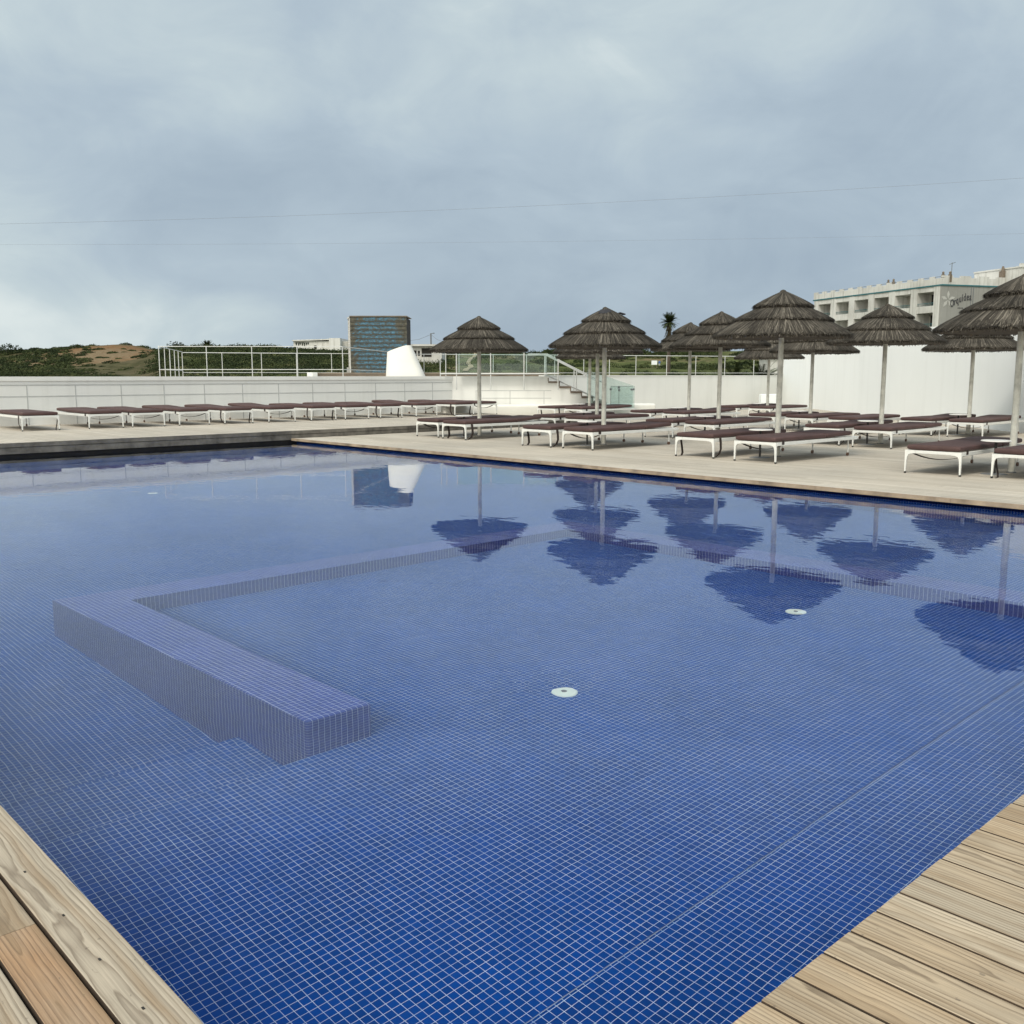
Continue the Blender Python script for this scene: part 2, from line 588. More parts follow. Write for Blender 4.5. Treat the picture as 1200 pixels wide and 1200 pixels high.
M_tile = tile_mat()
M_tile2 = tile_mat('grey_blue_mosaic', (0.045, 0.075, 0.310), (0.55, 0.65, 0.82), (0.74, 0.82, 0.92))
M_tile3 = tile_mat('shaded_waterline_mosaic', (0.0005, 0.006, 0.040), (0.03, 0.04, 0.11), (0.05, 0.06, 0.14))  # darkened copy of the pool tile, overhang shade put into its colour
M_water = water_mat()
M_wood_near = near_wood('deck_pine_near', (0.50, 0.425, 0.32), (0.38, 0.27, 0.16), (0.455, 0.355, 0.24))
M_wood_left = near_wood('deck_pine_brown', (0.40, 0.345, 0.27), (0.34, 0.195, 0.098), (0.37, 0.28, 0.18))
M_deck = far_deck_mat('deck_pine_bleached', 0.145, rgb(0.52, 0.47, 0.395), rgb(0.42, 0.37, 0.30))
M_edge = simple('gap_shade_board_edge', (0.060, 0.040, 0.025), 0.9, 0.3)  # dark colour on board sides paints in the shade of the gaps
M_fascia = simple('fascia_wood', (0.30, 0.235, 0.165), 0.8, 0.45, 3.0, bs=0.3)
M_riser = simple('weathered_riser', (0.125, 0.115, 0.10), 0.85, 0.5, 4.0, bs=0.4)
M_dark = simple('dark_void', (0.02, 0.018, 0.016), 0.9, 0.3)
M_white = plaster('white_render', (0.75, 0.79, 0.81), 0.09, 0.45, False)
M_tall = plaster('white_render_tall', (0.80, 0.825, 0.825), 0.07, 0.3)
M_white2 = plaster('white_render_wall', (0.735, 0.74, 0.715), 0.12, 0.35)
M_bench = plaster('white_render_bench', (0.72, 0.71, 0.66), 0.14, 0.6, False)
M_joint = simple('wall_joint', (0.44, 0.45, 0.44), 0.7)
M_rail = simple('white_painted_steel', (0.52, 0.53, 0.52), 0.35, 0.08, 4.0)
M_pole = simple('white_painted_pole', (0.55, 0.55, 0.50), 0.6, 0.30, 5.0, bs=0.2)
M_frame = simple('white_aluminium', (0.66, 0.67, 0.65), 0.4, 0.06, 5.0)
M_black = simple('black_rubber', (0.02, 0.02, 0.02), 0.6)
M_strap = simple('dark_strap', (0.030, 0.020, 0.018), 0.8)
M_wheel = simple('brown_wheel', (0.10, 0.05, 0.03), 0.6)
M_pad = simple('brown_canvas', (0.070, 0.036, 0.034), 0.75, 0.22, 3.0, bs=0.15)
M_table = simple('white_tabletop', (0.72, 0.72, 0.70), 0.4, 0.05)
M_thatch = island_mat('reed_thatch', [(0.0, (0.017, 0.0145, 0.011)), (0.5, (0.047, 0.041, 0.033)), (0.85, (0.086, 0.076, 0.062)), (1.0, (0.16, 0.143, 0.118))], 0.9, 2.0)
M_under = simple('thatch_underside', (0.050, 0.038, 0.027), 0.95, 0.5, 14.0, bs=0.6)
def leaf_mat():
    m, gg, b, o = newmat('scrub_leaf')
    geo = gg.n('ShaderNodeNewGeometry')
    tn_ = gg.n('ShaderNodeAttribute', attribute_name='tone').outputs['Fac']
    f_ = gg.math('ADD', gg.math('MULTIPLY', tn_, 0.72), gg.math('MULTIPLY', geo.outputs['Random Per Island'], 0.36))
    c = gg.ramp(f_, [(0.0, (0.009, 0.016, 0.005)), (0.40, (0.020, 0.031, 0.009)), (0.70, (0.043, 0.056, 0.017)), (0.9, (0.078, 0.088, 0.032)), (1.0, (0.12, 0.108, 0.055))])
    gg.set(b.inputs['Base Color'], c)
    b.inputs['Roughness'].default_value = 0.8
    b.inputs['Specular IOR Level'].default_value = 0.2
    return m


M_leaf = leaf_mat()
M_palm = island_mat('palm_leaf', [(0.0, (0.018, 0.028, 0.010)), (0.6, (0.04, 0.058, 0.02)), (1.0, (0.08, 0.09, 0.04))], 0.6)
M_deadpalm = island_mat('dead_palm_leaf', [(0.0, (0.03, 0.025, 0.015)), (1.0, (0.11, 0.09, 0.05))], 0.9)
M_trunk = simple('palm_trunk', (0.07, 0.055, 0.04), 0.9, 0.4, 3.0)
M_glass = glass_mat('balustrade_glass', (0.86, 0.93, 0.91, 1), 0.03)
M_glass2 = glass_mat('frosted_glass', (0.90, 0.955, 0.945, 1), 0.10)
M_step = simple('brown_stone_step', (0.17, 0.135, 0.105), 0.8, 0.3, 4.0)
M_plank = simple('grey_brown_timber', (0.16, 0.13, 0.10), 0.85, 0.35, 2.0)
M_cable = simple('grey_cable', (0.20, 0.22, 0.25), 0.7)
M_jet = simple('pale_plastic', (0.80, 0.88, 0.80), 0.4, 0.04)
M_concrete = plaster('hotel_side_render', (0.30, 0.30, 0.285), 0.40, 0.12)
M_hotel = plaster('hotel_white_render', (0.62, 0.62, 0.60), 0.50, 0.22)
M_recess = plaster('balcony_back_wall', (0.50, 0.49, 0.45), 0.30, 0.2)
M_teal = simple('teal_paint', (0.03, 0.13, 0.15), 0.6)
M_grey = simple('grey_metal', (0.16, 0.17, 0.18), 0.6)
M_letter = simple('dark_lettering', (0.045, 0.045, 0.05), 0.7)
M_emblem = simple('pale_emblem', (0.42, 0.42, 0.40), 0.8)
M_terr = simple('terrace_paving', (0.45, 0.43, 0.39), 0.8, 0.2, 1.0)
M_roof = simple('terracotta_tiles', (0.34, 0.12, 0.06), 0.85, 0.3, 2.0)
M_patch = simple('dark_mesh_fabric', (0.025, 0.025, 0.03), 0.8)

# ------------------------------------------------------------------ the pool
PX0, PX1, PY0, PY1 = 0.87, 12.16, 1.14, 20.75
pb = MB()


def hquad(m, x0, x1, y0, y1, z):
    m.add([(x0, y0, z), (x1, y0, z), (x1, y1, z), (x0, y1, z)], [(0, 1, 2, 3)])


def vq(m, a, b, z0, z1):
    m.add([(a[0], a[1], z0), (b[0], b[1], z0), (b[0], b[1], z1), (a[0], a[1], z1)], [(0, 1, 2, 3)])


SH_Z, DP_Z, ST_Z = -0.85, -1.40, -1.13
STRIP = 1.97
YS = 4.06
UX0, UX1, UY1 = 2.40, 7.92, 7.53
# floors
hquad(pb, PX0, PX1, PY0, STRIP, SH_Z + 0.045)                      # strip beside the near edge
pb.add([(PX0, STRIP, SH_Z + 0.045), (PX1, STRIP, SH_Z + 0.045), (PX1, STRIP + 0.03, SH_Z), (PX0, STRIP + 0.03, SH_Z)], [(0, 1, 2, 3)])
hquad(pb, PX0, PX1, STRIP + 0.03, YS, SH_Z)
hquad(pb, UX0, UX1, YS, UY1, SH_Z)
hquad(pb, PX0, UX0, YS, YS + 0.70, ST_Z)
vq(pb, (PX0, YS), (UX0, YS), ST_Z, SH_Z)
vq(pb, (PX0, YS + 0.70), (UX0, YS + 0.70), DP_Z, ST_Z)
hquad(pb, PX0, UX0, YS + 0.70, PY1, DP_Z)
hquad(pb, UX0, PX1, UY1, PY1, DP_Z)
hquad(pb, UX1, PX1, YS, UY1, DP_Z)
vq(pb, (UX1, YS), (PX1, YS), DP_Z, SH_Z)
# walls
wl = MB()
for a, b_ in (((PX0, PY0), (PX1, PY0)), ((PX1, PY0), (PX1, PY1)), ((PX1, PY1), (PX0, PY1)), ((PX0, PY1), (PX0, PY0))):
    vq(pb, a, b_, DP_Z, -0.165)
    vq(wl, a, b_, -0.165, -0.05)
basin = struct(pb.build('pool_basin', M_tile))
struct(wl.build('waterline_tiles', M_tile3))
gm = MB()
gm.box(PX0, PX1, STRIP - 0.0008, STRIP + 0.0008, SH_Z + 0.0455, SH_Z + 0.0485)
struct(gm.build('pool_step_edges', simple('pale_grout', (0.50, 0.60, 0.72), 0.6)))
# U shaped bench wall in the water
ub = MB()
poly = [(2.40, 4.06), (2.79, 4.06), (2.73, 7.15), (7.52, 7.15), (7.52, 2.05), (7.92, 2.05), (7.92, 7.53), (2.31, 7.53)]
bm = bmesh.new()
vb = [bm.verts.new((x, y, DP_Z + 0.002)) for x, y in poly]
vt = [bm.verts.new((x, y, -0.40)) for x, y in poly]
bm.faces.new(vt)
for i in range(len(poly)):
    j = (i + 1) % len(poly)
    bm.faces.new((vb[i], vb[j], vt[j], vt[i]))
te = [e for e in bm.edges if e.verts[0].co.z > -0.5 and e.verts[1].co.z > -0.5]
te += [e for e in bm.edges if (e.verts[0].co.z > -0.5) != (e.verts[1].co.z > -0.5)]
bmesh.ops.bevel(bm, geom=te, offset=0.018, segments=3, profile=0.5, affect='EDGES')
bm.normal_update()
me = bpy.data.meshes.new('underwater_bench')
bm.to_mesh(me)
bm.free()
me.materials.append(M_tile2)
o = bpy.data.objects.new('underwater_bench', me)
COL.objects.link(o)
tag(o, 'U shaped blue mosaic bench wall standing under the pool water', 'pool bench')

wm = MB()
nx_, ny_ = 30, 50
hquad(wm, PX0, PX1, PY0, PY1, WZ)
struct(wm.build('pool_water', M_water))

JL = ['round pale inlet on the pool floor closest to the camera',
      'round pale pool floor inlet below the reflection of the tall poolside parasol',
      'round pale pool inlet near the right edge of the picture',
      'small pale floor inlet in the far left deep water of the pool']
for i, (x, y, z) in enumerate(JETS):
    t = thing('floor_inlet', (x, y, z), JL[i], 'pool inlet', 'round inlets on the pool floor')
    m = MB().lathe([(0.078, 0.002), (0.078, 0.010), (0.066, 0.018), (0.020, 0.020)], 28)
    m.build('cover', M_jet, t)
    m = MB().lathe([(0.016, 0.0205), (0.016, 0.026), (0.006, 0.027)], 12)
    m.build('screw_cap', M_grey, t)

# ------------------------------------------------------------------ decks
def board_mesh(name, mat, boards, z1=0.0, th=0.035, r=0.0025):
    """boards: list of (x0, x1, y0, y1)"""
    v, fc, cxs, tns, mi = [], [], [], [], []
    for (x0, x1, y0, y1, tn_) in boards:
        o_ = len(v)
        cx = (x0 + x1) / 2
        ring = [(x0, z1 - th), (x1, z1 - th), (x1, z1 - r), (x1 - r * 0.35, z1 - r * 0.3), (x1 - r * 1.3, z1),
                (x0 + r * 1.3, z1), (x0 + r * 0.35, z1 - r * 0.3), (x0, z1 - r)]
        for yy in (y0, y1):
            v += [(x, yy, z) for x, z in ring]
        n = len(ring)
        cxs += [cx] * (2 * n)
        tns += [tn_] * (2 * n)
        for k in range(n):
            k2 = (k + 1) % n
            fc.append((o_ + k, o_ + k2, o_ + n + k2, o_ + n + k)[::-1])
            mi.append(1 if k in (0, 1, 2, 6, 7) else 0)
        fc.append(tuple(o_ + k for k in range(n)))
        fc.append(tuple(o_ + n + k for k in range(n))[::-1])
        mi += [0, 0]
    me = bpy.data.meshes.new(name)
    me.from_pydata(v, [], fc)
    at = me.attributes.new('cx', 'FLOAT', 'POINT')
    at.data.foreach_set('value', cxs)
    at = me.attributes.new('tone', 'FLOAT', 'POINT')
    at.data.foreach_set('value', tns)
    me.materials.append(mat)
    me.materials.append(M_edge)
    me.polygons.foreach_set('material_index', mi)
    o = bpy.data.objects.new(name, me)
    COL.objects.link(o)
    fix_normals(o)
    return o


# left near deck: boards along Y
bl = []
x = 0.885
widths = [0.142] + [0.122] * 40
ji = 0
for wd in widths:
    x0 = x - wd
    y = -3.0 if ji else -3.0
    cuts = [-3.0]
    yy = -3.0 + rnd.uniform(0.5, 2.5)
    while yy < 24:
        cuts.append(yy)
        yy += 3.0 + rnd.uniform(-0.2, 0.2)
    if ji == 0: cuts = [-3.0, 1.0, 5.4, 8.4, 11.4, 14.4, 17.4]
    if ji == 1: cuts = [-3.0, -0.3, 2.71, 5.7, 8.7, 11.7, 14.7, 17.7]
    cuts.append(20.55)
    for a, b_ in zip(cuts[:-1], cuts[1:]):
        tn_ = rnd.uniform(0.0, 0.8)
        if ji == 0: tn_ = 0.08
        if ji == 1: tn_ = 0.95 if b_ < 2.8 else 0.35
        if ji == 2: tn_ = 0.12
        bl.append((x0, x, a + 0.001, b_ - 0.001, tn_))
    x = x0 - 0.010
    ji += 1
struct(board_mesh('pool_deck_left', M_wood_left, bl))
# right near deck: boards along Y butting the pool edge
br = []
x = 0.892
while x < 14:
    br.append((x, x + 0.1385, -3.0, 1.155 + rnd.uniform(-0.002, 0.002), rnd.uniform(0.0, 0.85)))
    x += 0.1455
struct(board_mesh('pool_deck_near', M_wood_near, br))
# dark screw slots in the border board
sc = MB()
for sx_, sy_ in ((0.800, 3.03), (0.803, 2.70), (0.800, 2.42), (0.803, 2.15), (0.800, 3.6), (0.803, 4.2)):
    sc.box(sx_ - 0.003, sx_ + 0.003, sy_ - 0.006, sy_ + 0.006, 0.0003, 0.0012)
struct(sc.build('deck_screws', M_dark))
# joists / dark below the near decks
um = MB()
um.box(-6, 0.84, -3, 20.55, -0.14, -0.045)
um.box(0.84, 14, -3, 1.115, -0.14, -0.045)
struct(um.build('deck_substructure', M_dark))

# far deck
fd = MB()
fd.box(12.0, 60, 1.17, 20.55, -0.055, 0.0)
fd.box(14.05, 60, -25, 1.17, -0.055, 0.0)
fd.box(22.6, 60, 20.55, 45, -0.055, 0.0)
struct(fd.build('sun_deck', M_deck))
fm = MB()
for a, b_ in ((1.16, 4.9), (4.904, 7.6), (7.604, 11.2), (11.204, 15.0), (15.004, 18.4), (18.404, 20.54)):
    fm.box(11.965, 11.998, a, b_, -0.050, 0.004)
struct(fm.build('deck_edge_board', M_fascia))
# upper deck
UZ = 0.18
ud = MB()
ud.box(-14, 22.6, 20.60, 28.4, UZ - 0.03, UZ)
struct(ud.build('upper_deck', M_deck))
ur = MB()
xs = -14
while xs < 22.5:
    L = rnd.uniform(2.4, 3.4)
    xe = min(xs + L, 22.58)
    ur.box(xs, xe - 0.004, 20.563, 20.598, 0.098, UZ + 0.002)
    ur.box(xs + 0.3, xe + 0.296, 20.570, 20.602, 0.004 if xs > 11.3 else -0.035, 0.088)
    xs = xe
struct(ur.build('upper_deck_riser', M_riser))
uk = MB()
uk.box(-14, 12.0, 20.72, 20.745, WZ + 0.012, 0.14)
struct(uk.build('deck_edge_shade_strip', M_dark))  # solid dark strip standing in for shade under the deck edge
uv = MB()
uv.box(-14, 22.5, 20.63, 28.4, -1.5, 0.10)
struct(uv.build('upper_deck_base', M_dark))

# ------------------------------------------------------------------ walls of the terrace
WT = 1.47
W1Y = 27.60
BEND = Vector((22.83, W1Y))
dview = Vector((SH, -CH))                       # to the right, square to the view
S0 = pt(643, 35.9)
BEND = pt(526, 35.4)
t = thing('terrace_wall', (4, W1Y, 0.18), 'long white rendered wall with grey panel joints behind the row of loungers', 'wall')
m = MB()
m.prism([(-14, W1Y), (BEND.x, W1Y), (BEND.x, W1Y + 0.3), (-14, W1Y + 0.3)], 0.0, WT - 0.1)
wv = m.build('wall_panel', M_white2)
wv.parent = t
wv.matrix_parent_inverse = Matrix.Translation(-Vector(t.location))


def wpart(mb, name, mat, root, smooth=False):
    """part given in world coordinates under a thing that is not rotated"""
    o = mb.build(name, mat, root, smooth)
    L = Vector(root.location)
    o.data.transform(Matrix.Translation(-L))
    return o


bpy.data.objects.remove(wv)
m = MB().prism([(-14, W1Y), (22.83, W1Y), (22.83, W1Y + 0.3), (-14, W1Y + 0.3)], 0.0, WT - 0.115)
wpart(m, 'wall_panel', M_white2, t)
m = MB().prism([(-14, W1Y - 0.025), (22.83, W1Y - 0.025), (22.83, W1Y + 0.35), (-14, W1Y + 0.35)], WT - 0.115, WT)
wpart(m, 'coping', M_white2, t)
m = MB()
for k in range(-14, 13):
    xj = 8.21 + 1.2435 * k
    m.box(xj - 0.012, xj + 0.012, W1Y - 0.006, W1Y + 0.002, 0.18, 1.235)
m.box(-14, 22.80, W1Y - 0.007, W1Y + 0.002, 1.235, 1.262)
m.box(-14, 22.80, W1Y - 0.005, W1Y + 0.002, 0.935, 0.96)
wpart(m, 'panel_joints', M_joint, t)

# stair wall, square to the view
A2 = Vector((22.83, W1Y + 0.001))
t = thing('stair_wall', (A2.x, A2.y, 0), 'white wall ending in the stair flank between cone and glass gate', 'wall')
SD = 35.75
e0 = pt(643, SD)
run, rise, NS = 0.41, 0.185, 6
prof = [(0, 0)]
ax = (e0.xy - A2).normalized()
Lw = (e0.xy - A2).length
nrm = Vector((-ax.y, ax.x))


def along(s, off, z):
    p = A2 + ax * s + nrm * off
    return (p.x, p.y, z)


m = MB()
pr = [(0.0, 0.0), (Lw + run * NS, 0.0)]
stp = []
for k in range(NS, 0, -1):
    pr.append((Lw + run * k, WT - rise * k - 0.06))
    pr.append((Lw + run * (k - 1), WT - rise * k - 0.06))
pr.append((Lw, WT))
pr.append((0.0, WT))
n = len(pr)
vs = [along(s, 0.0, z) for s, z in pr] + [along(s, 0.25, z) for s, z in pr]
fs = [tuple(range(n)), tuple(range(2 * n - 1, n - 1, -1))] + [((i + 1) % n, i, i + n, (i + 1) % n + n) for i in range(n)]
m.add(vs, fs)
o = wpart(m, 'wall_panel', M_white2, t)
fix_normals(o)
m = MB()
for s in [Lw - 0.18 - 1.25 * k for k in range(0, 3)]:
    a, b_ = along(s, -0.006, 0), along(s + 0.022, -0.006, 0)
    m.slab(a, b_, 0.008, 0.45, 0.96)
for z in (0.935, 0.66):
    m.slab(along(0.9, -0.005, 0), along(Lw + 0.1, -0.005, 0), 0.008, z, z + 0.022)
wpart(m, 'panel_joints', M_joint, t)

st = thing('stairs', e0, 'brown stone steps going down to the deck beside the glass gate', 'stairs')
for k in range(1, NS + 1):
    s0 = Lw + run * (k - 1)
    m = MB()
    P4 = [along(s0 - 0.02, -0.03, 0), along(s0 + run + 0.01, -0.03, 0), along(s0 + run + 0.01, 1.6, 0), along(s0 - 0.02, 1.6, 0)]
    z = WT - rise * k
    m.prism([(p[0], p[1]) for p in P4], z - 0.058, z)
    P5 = [along(s0 - 0.035, -0.032, 0), along(s0 + 0.002, -0.032, 0), along(s0 + 0.002, 1.6, 0), along(s0 - 0.035, 1.6, 0)]
    m.prism([(p[0], p[1]) for p in P5], z + 0.002, z + rise - 0.06)
    wpart(m, 'step', M_step, st)
# white wall behind the stairs, running to the tall wall
TW_END = Vector((43.6, 26.55))
RW0 = Vector(along(Lw - 0.1, 1.65, 0)[:2])
t = thing('rear_wall', (RW0.x, RW0.y, 0), 'plain white wall below the railing between stairs and tall wall', 'wall')
m = MB().slab(RW0, TW_END, 0.25, 0.0, WT)
wpart(m, 'wall_panel', M_white2, t)
m = MB().slab(RW0 + Vector((-0.02, -0.02)), TW_END + Vector((-0.02, -0.02)), 0.32, WT + 0.001, WT + 0.035)
wpart(m, 'coping', M_white2, t)
# low bench
A, B = pt(520, 34.3), pt(770, 36.6)
bm_ = MB()
dirb = (B.xy - A.xy).normalized()
Lb = (B - A).length
Mb = Matrix.Translation(A) @ Matrix.Rotation(math.atan2(dirb.y, dirb.x), 4, 'Z')
bm_.rbox(0, Lb, 0, 0.62, 0.001, 0.45, 0.09, 4, Mb)
o = bm_.build('plaster_bench', M_bench, None, True)
tag(o, 'long low white rendered bench with rounded edges in front of the stairs', 'bench')
o = MB().rbox(0, 0.95, 0, 0.45, 0.001, 0.62, 0.02, 2, Matrix.Translation(pt(893, 46.0)) @ Matrix.Rotation(HEAD - PI / 2, 4, 'Z')).build('plaster_block', M_white)
tag(o, 'short white rendered block in the corner by the tall white wall', 'block')
# tall white wall
TA, TB = TW_END, Vector((22.2, 4.2))
t = thing('tall_wall', (TA.x, TA.y, 0), 'tall smooth bright white wall behind the right hand loungers', 'wall')
m = MB().slab(TB, TA, 0.35, 0.0, 2.98, -1)
wpart(m, 'wall_panel', M_tall, t)
m = MB().slab(TB + Vector((-0.02, 0.0)), TA + Vector((-0.02, 0.02)), 0.4, 2.981, 3.04, -1)
wpart(m, 'coping', M_tall, t)

# terrace slab
c1, c2 = pt(187, 33.0), pt(214.5, 40.5)
tm = MB()
RW1 = RW0 + nrm * 0.2
tm.prism([(-14, W1Y + 0.36), (22.9, W1Y + 0.36), along(Lw - 0.1, 0.3, 0)[:2], RW1[:], (TW_END.x, TW_END.y + 0.5), (48, 31), (30, 44), (-14, 44)], 0.3, 1.42)
terr = struct(tm.build('terrace', M_terr))
fix_normals(terr)

# ------------------------------------------------------------------ railings
def post(m, p, z0, z1, r=0.015):
    m.tube([(p.x, p.y, z0), (p.x, p.y, z1)], r, 8)


RTOP = 2.47
t = thing('railing', c1, 'white steel railing jutting forward on the left part of the terrace', 'railing')
for px, dd in [(187.5, 33.0), (194, 34.6), (200, 36.2), (205.5, 37.9), (210, 39.4), (243, 33.0), (296, 33.0), (349, 33.0), (402, 33.2)]:
    m = MB()
    post(m, pt(px, dd), 1.42, RTOP)
    m.lathe([(0.06, 1.421), (0.06, 1.435), (0.03, 1.44)], 10, pt(px, dd).xy)
    wpart(m, 'post', M_rail, t)
c3, c4 = pt(402, 33.2), pt(456, 40.0)
m = MB()
for z in (RTOP, 1.70):
    m.tube([(*c2.xy, z), (*c1.xy, z), (*c3.xy, z), (*c4.xy, z - 0.02)], 0.0125, 6)
wpart(m, 'rail', M_rail, t)

t = thing('railing', c2, 'long white steel railing with lower rail along the back of the terrace', 'railing')
FE = pt(917, 49.3)
m = MB()
pxs = [214.5, 261, 307, 348, 389, 428, 497, 538, 578, 617, 650, 684, 714, 745, 781, 815, 849, 883, 913]


def fpt(px):
    # on the straight line c2-FE
    k = (px - 600) / 1141.3
    a, b_ = c2.xy, FE.xy
    la, da = a.x * SH - a.y * CH, a.x * CH + a.y * SH
    lb, db = b_.x * SH - b_.y * CH, b_.x * CH + b_.y * SH
    tt = (k * da - la) / ((lb - la) - k * (db - da))
    return a + (b_ - a) * tt


for px in pxs:
    m = MB()
    post(m, fpt(px), 1.42, 2.44)
    wpart(m, 'post', M_rail, t)
m = MB()
for z in (2.44, 1.62):
    m.tube([(*c2.xy, z), (*FE.xy, z)], 0.016 if z > 2 else 0.012, 6)
wpart(m, 'rail', M_rail, t)

t = thing('glass_balustrade', pt(516, 35.5), 'glass balustrade on white posts fixed to the wall behind the left parasol', 'balustrade')
gp = []
for px in (516, 522.5, 535, 575, 614, 654):
    p = pt(px, 35.45)
    m = MB()
    post(m, p, 1.43 if px < 530 else 0.98, 2.33, 0.021 if px > 530 else 0.016)
    wpart(m, 'post', M_rail, t)
for a, b_ in ((536, 574), (576, 613), (615, 653)):
    m = MB().slab(pt(a, 35.45), pt(b_, 35.45), 0.012, 1.60, 2.28)
    wpart(m, 'glass_panel', M_glass, t)
m = MB().tube([pt(516, 35.45, 1.56), pt(655, 35.45, 1.56)], 0.028, 6)
wpart(m, 'rail', M_rail, t)

for i, (off, lab) in enumerate(((0.1, 'white handrail sloping down the stairs on the pool side'), (1.5, 'white handrail sloping down the far side of the stairs'))):
    t = thing('handrail', along(Lw, off, 1.42), lab, 'handrail', 'handrails of the terrace stairs')
    m = MB()
    s_end = Lw + run * NS
    m.tube([along(Lw - 0.75, off, 2.27), along(Lw - 0.05, off, 2.27), along(s_end - 0.5, off, 2.27 - rise * NS + 0.10)], 0.024, 8)
    wpart(m, 'rail', M_rail, t)
    m = MB()
    m.tube([along(Lw - 0.1, off, 1.53), along(s_end - 0.3, off, 0.50)], 0.018, 8)
    wpart(m, 'lower_rail', M_rail, t)
    for s, zb, zt in ((Lw - 0.1, 1.42, 2.26), (Lw + run * 2.5, 0.93, 1.74)):
        m = MB()
        m.tube([along(s, off, zb), along(s, off, zt)], 0.020, 8)
        wpart(m, 'post', M_rail, t)
t = thing('glass_gate', pt(690, 37.2), 'pale green glass gate and side panel at the foot of the stairs', 'gate')
m = MB()
zt1, zt2 = 1.42, 1.16
a, b_ = pt(688, 35.6), pt(744, 35.6)
p4 = [(a.x, a.y, 0.30), (b_.x, b_.y, 0.30), (b_.x, b_.y, 1.12), (a.x, a.y, 1.70)]
bk = Vector((CH, SH, 0)) * 0.012
m.add([Vector(p) for p in p4] + [Vector(p) + bk for p in p4], [(0, 1, 2, 3), (7, 6, 5, 4), (1, 0, 4, 5), (2, 1, 5, 6), (3, 2, 6, 7), (0, 3, 7, 4)])
wpart(m, 'side_panel', M_glass2, t)
m = MB().slab(pt(716, 35.9), pt(742, 35.9), 0.012, 0.30, 1.10)
wpart(m, 'gate_leaf', M_glass2, t)
for px in (716, 725.5, 740.5):
    for z in (1.02, 0.93):
        pass
m = MB()
for px, z in ((716, 1.00), (725.5, 1.07), (726, 0.97), (740.5, 0.99), (743, 1.0)):
    p = pt(px, 35.52, z)
    m = MB().rbox(p.x - 0.03, p.x + 0.03, p.y - 0.03, p.y + 0.03, z - 0.035, z + 0.035, 0.008, 2)
    wpart(m, 'hinge', M_grey, t)
m = MB()
for px in (716, 725.7):
    m.tube([pt(px, 35.85, 0.30), pt(px, 35.85, 1.10)], 0.008, 6)
m.tube([pt(716, 35.85, 1.105), pt(742, 35.85, 1.105)], 0.009, 6)
wpart(m, 'edge_profile', M_grey, t)

# timber bench on the terrace and white end block
for i, (a, b_, dd, lab) in enumerate(((372, 455, 38.5, 'grey brown timber bench on the terrace left of the white cone'),
                                       (497, 641, 38.2, 'long grey brown timber bench on the terrace right of the white cone'))):
    A, B = pt(a, dd), pt(b_, dd)
    t = thing('timber_bench', (A.x, A.y, 1.42), lab, 'bench')
    m = MB().slab(A, B, 0.45, 1.54, 1.61 + 0.0)
    wpart(m, 'seat', M_plank, t)
    m = MB().slab(A + Vector((0.02, 0.02, 0)), B + Vector((0.0, 0.02, 0)), 0.40, 1.421, 1.538)
    wpart(m, 'base', M_plank, t)
A = pt(366, 38.2)
o = MB().rbox(A.x - 0.12, A.x + 0.12, A.y - 0.2, A.y + 0.2, 1.421, 1.62, 0.015, 2).build('concrete_block', M_white2)
tag(o, 'small white block at the end of the left timber bench', 'block')

# white cone (ventilation chimney)
m = MB()
cb = pt(475.5, 35.9)
n = 28
rings = []
Hc = 1.17
for j in range(15):
    u = j / 14
    xl = -0.72 + 0.06 * u
    xr = 0.74 - 0.52 * u
    cxx, rx = (xl + xr) / 2, (xr - xl) / 2
    ry = 0.62 - 0.28 * u
    ring = []
    for k in range(n):
        a = 2 * PI * k / n
        ca, sa = math.cos(a), math.sin(a)
        ex = 0.65
        X = cxx + rx * math.copysign(abs(ca) ** ex, ca)
        Yv = ry * math.copysign(abs(sa) ** ex, sa)
        zt = Hc * (1.0 - 0.21 * max(0.0, min(1.0, (0.08 - (X)) / 0.74)) ** 1.15)
        p = cb + Vector((SH, -CH, 0)) * X + Vector((CH, SH, 0)) * Yv
        ring.append((p.x, p.y, 1.421 + zt * u))
    rings.append(ring)
vs = [p for r_ in rings for p in r_]
fs = []
for j in range(14):
    for k in range(n):
        k2 = (k + 1) % n
        fs.append((j * n + k, j * n + k2, (j + 1) * n + k2, (j + 1) * n + k))
fs.append(tuple(14 * n + k for k in range(n)))
m.add(vs, fs)
t = thing('ventilation_cowl', (cb.x, cb.y, 1.42), 'white rendered truncated cone with slanted top on the terrace', 'ventilation cowl')
o = wpart(m, 'body', M_bench, t, True)
m = MB().lathe([(0.92, 1.4215), (0.88, 1.44), (0.4, 1.445)], 20, cb.xy)
wpart(m, 'gravel_bed', M_step, t)

# ------------------------------------------------------------------ loungers
def leg_mesh(side):
    # foot-end leg: tapered, flaring into the apron
    ys = side
    pts = [(0.426, 0.022), (0.428, 0.20), (0.428, 0.362), (0.27, 0.362), (0.27, 0.314), (0.335, 0.310), (0.372, 0.293),
           (0.391, 0.255), (0.399, 0.19), (0.407, 0.022)]
    mm = MB()
    n = len(pts)
    x0, x1 = 0.0, 0.030
    vs = [(x0, y * ys, z) for y, z in pts] + [(x1, y * ys, z) for y, z in pts]
    fs = [tuple(range(n)), tuple(range(2 * n - 1, n - 1, -1))] + [((i + 1) % n, i, i + n, (i + 1) % n + n) for i in range(n)]
    return mm.add(vs, fs)


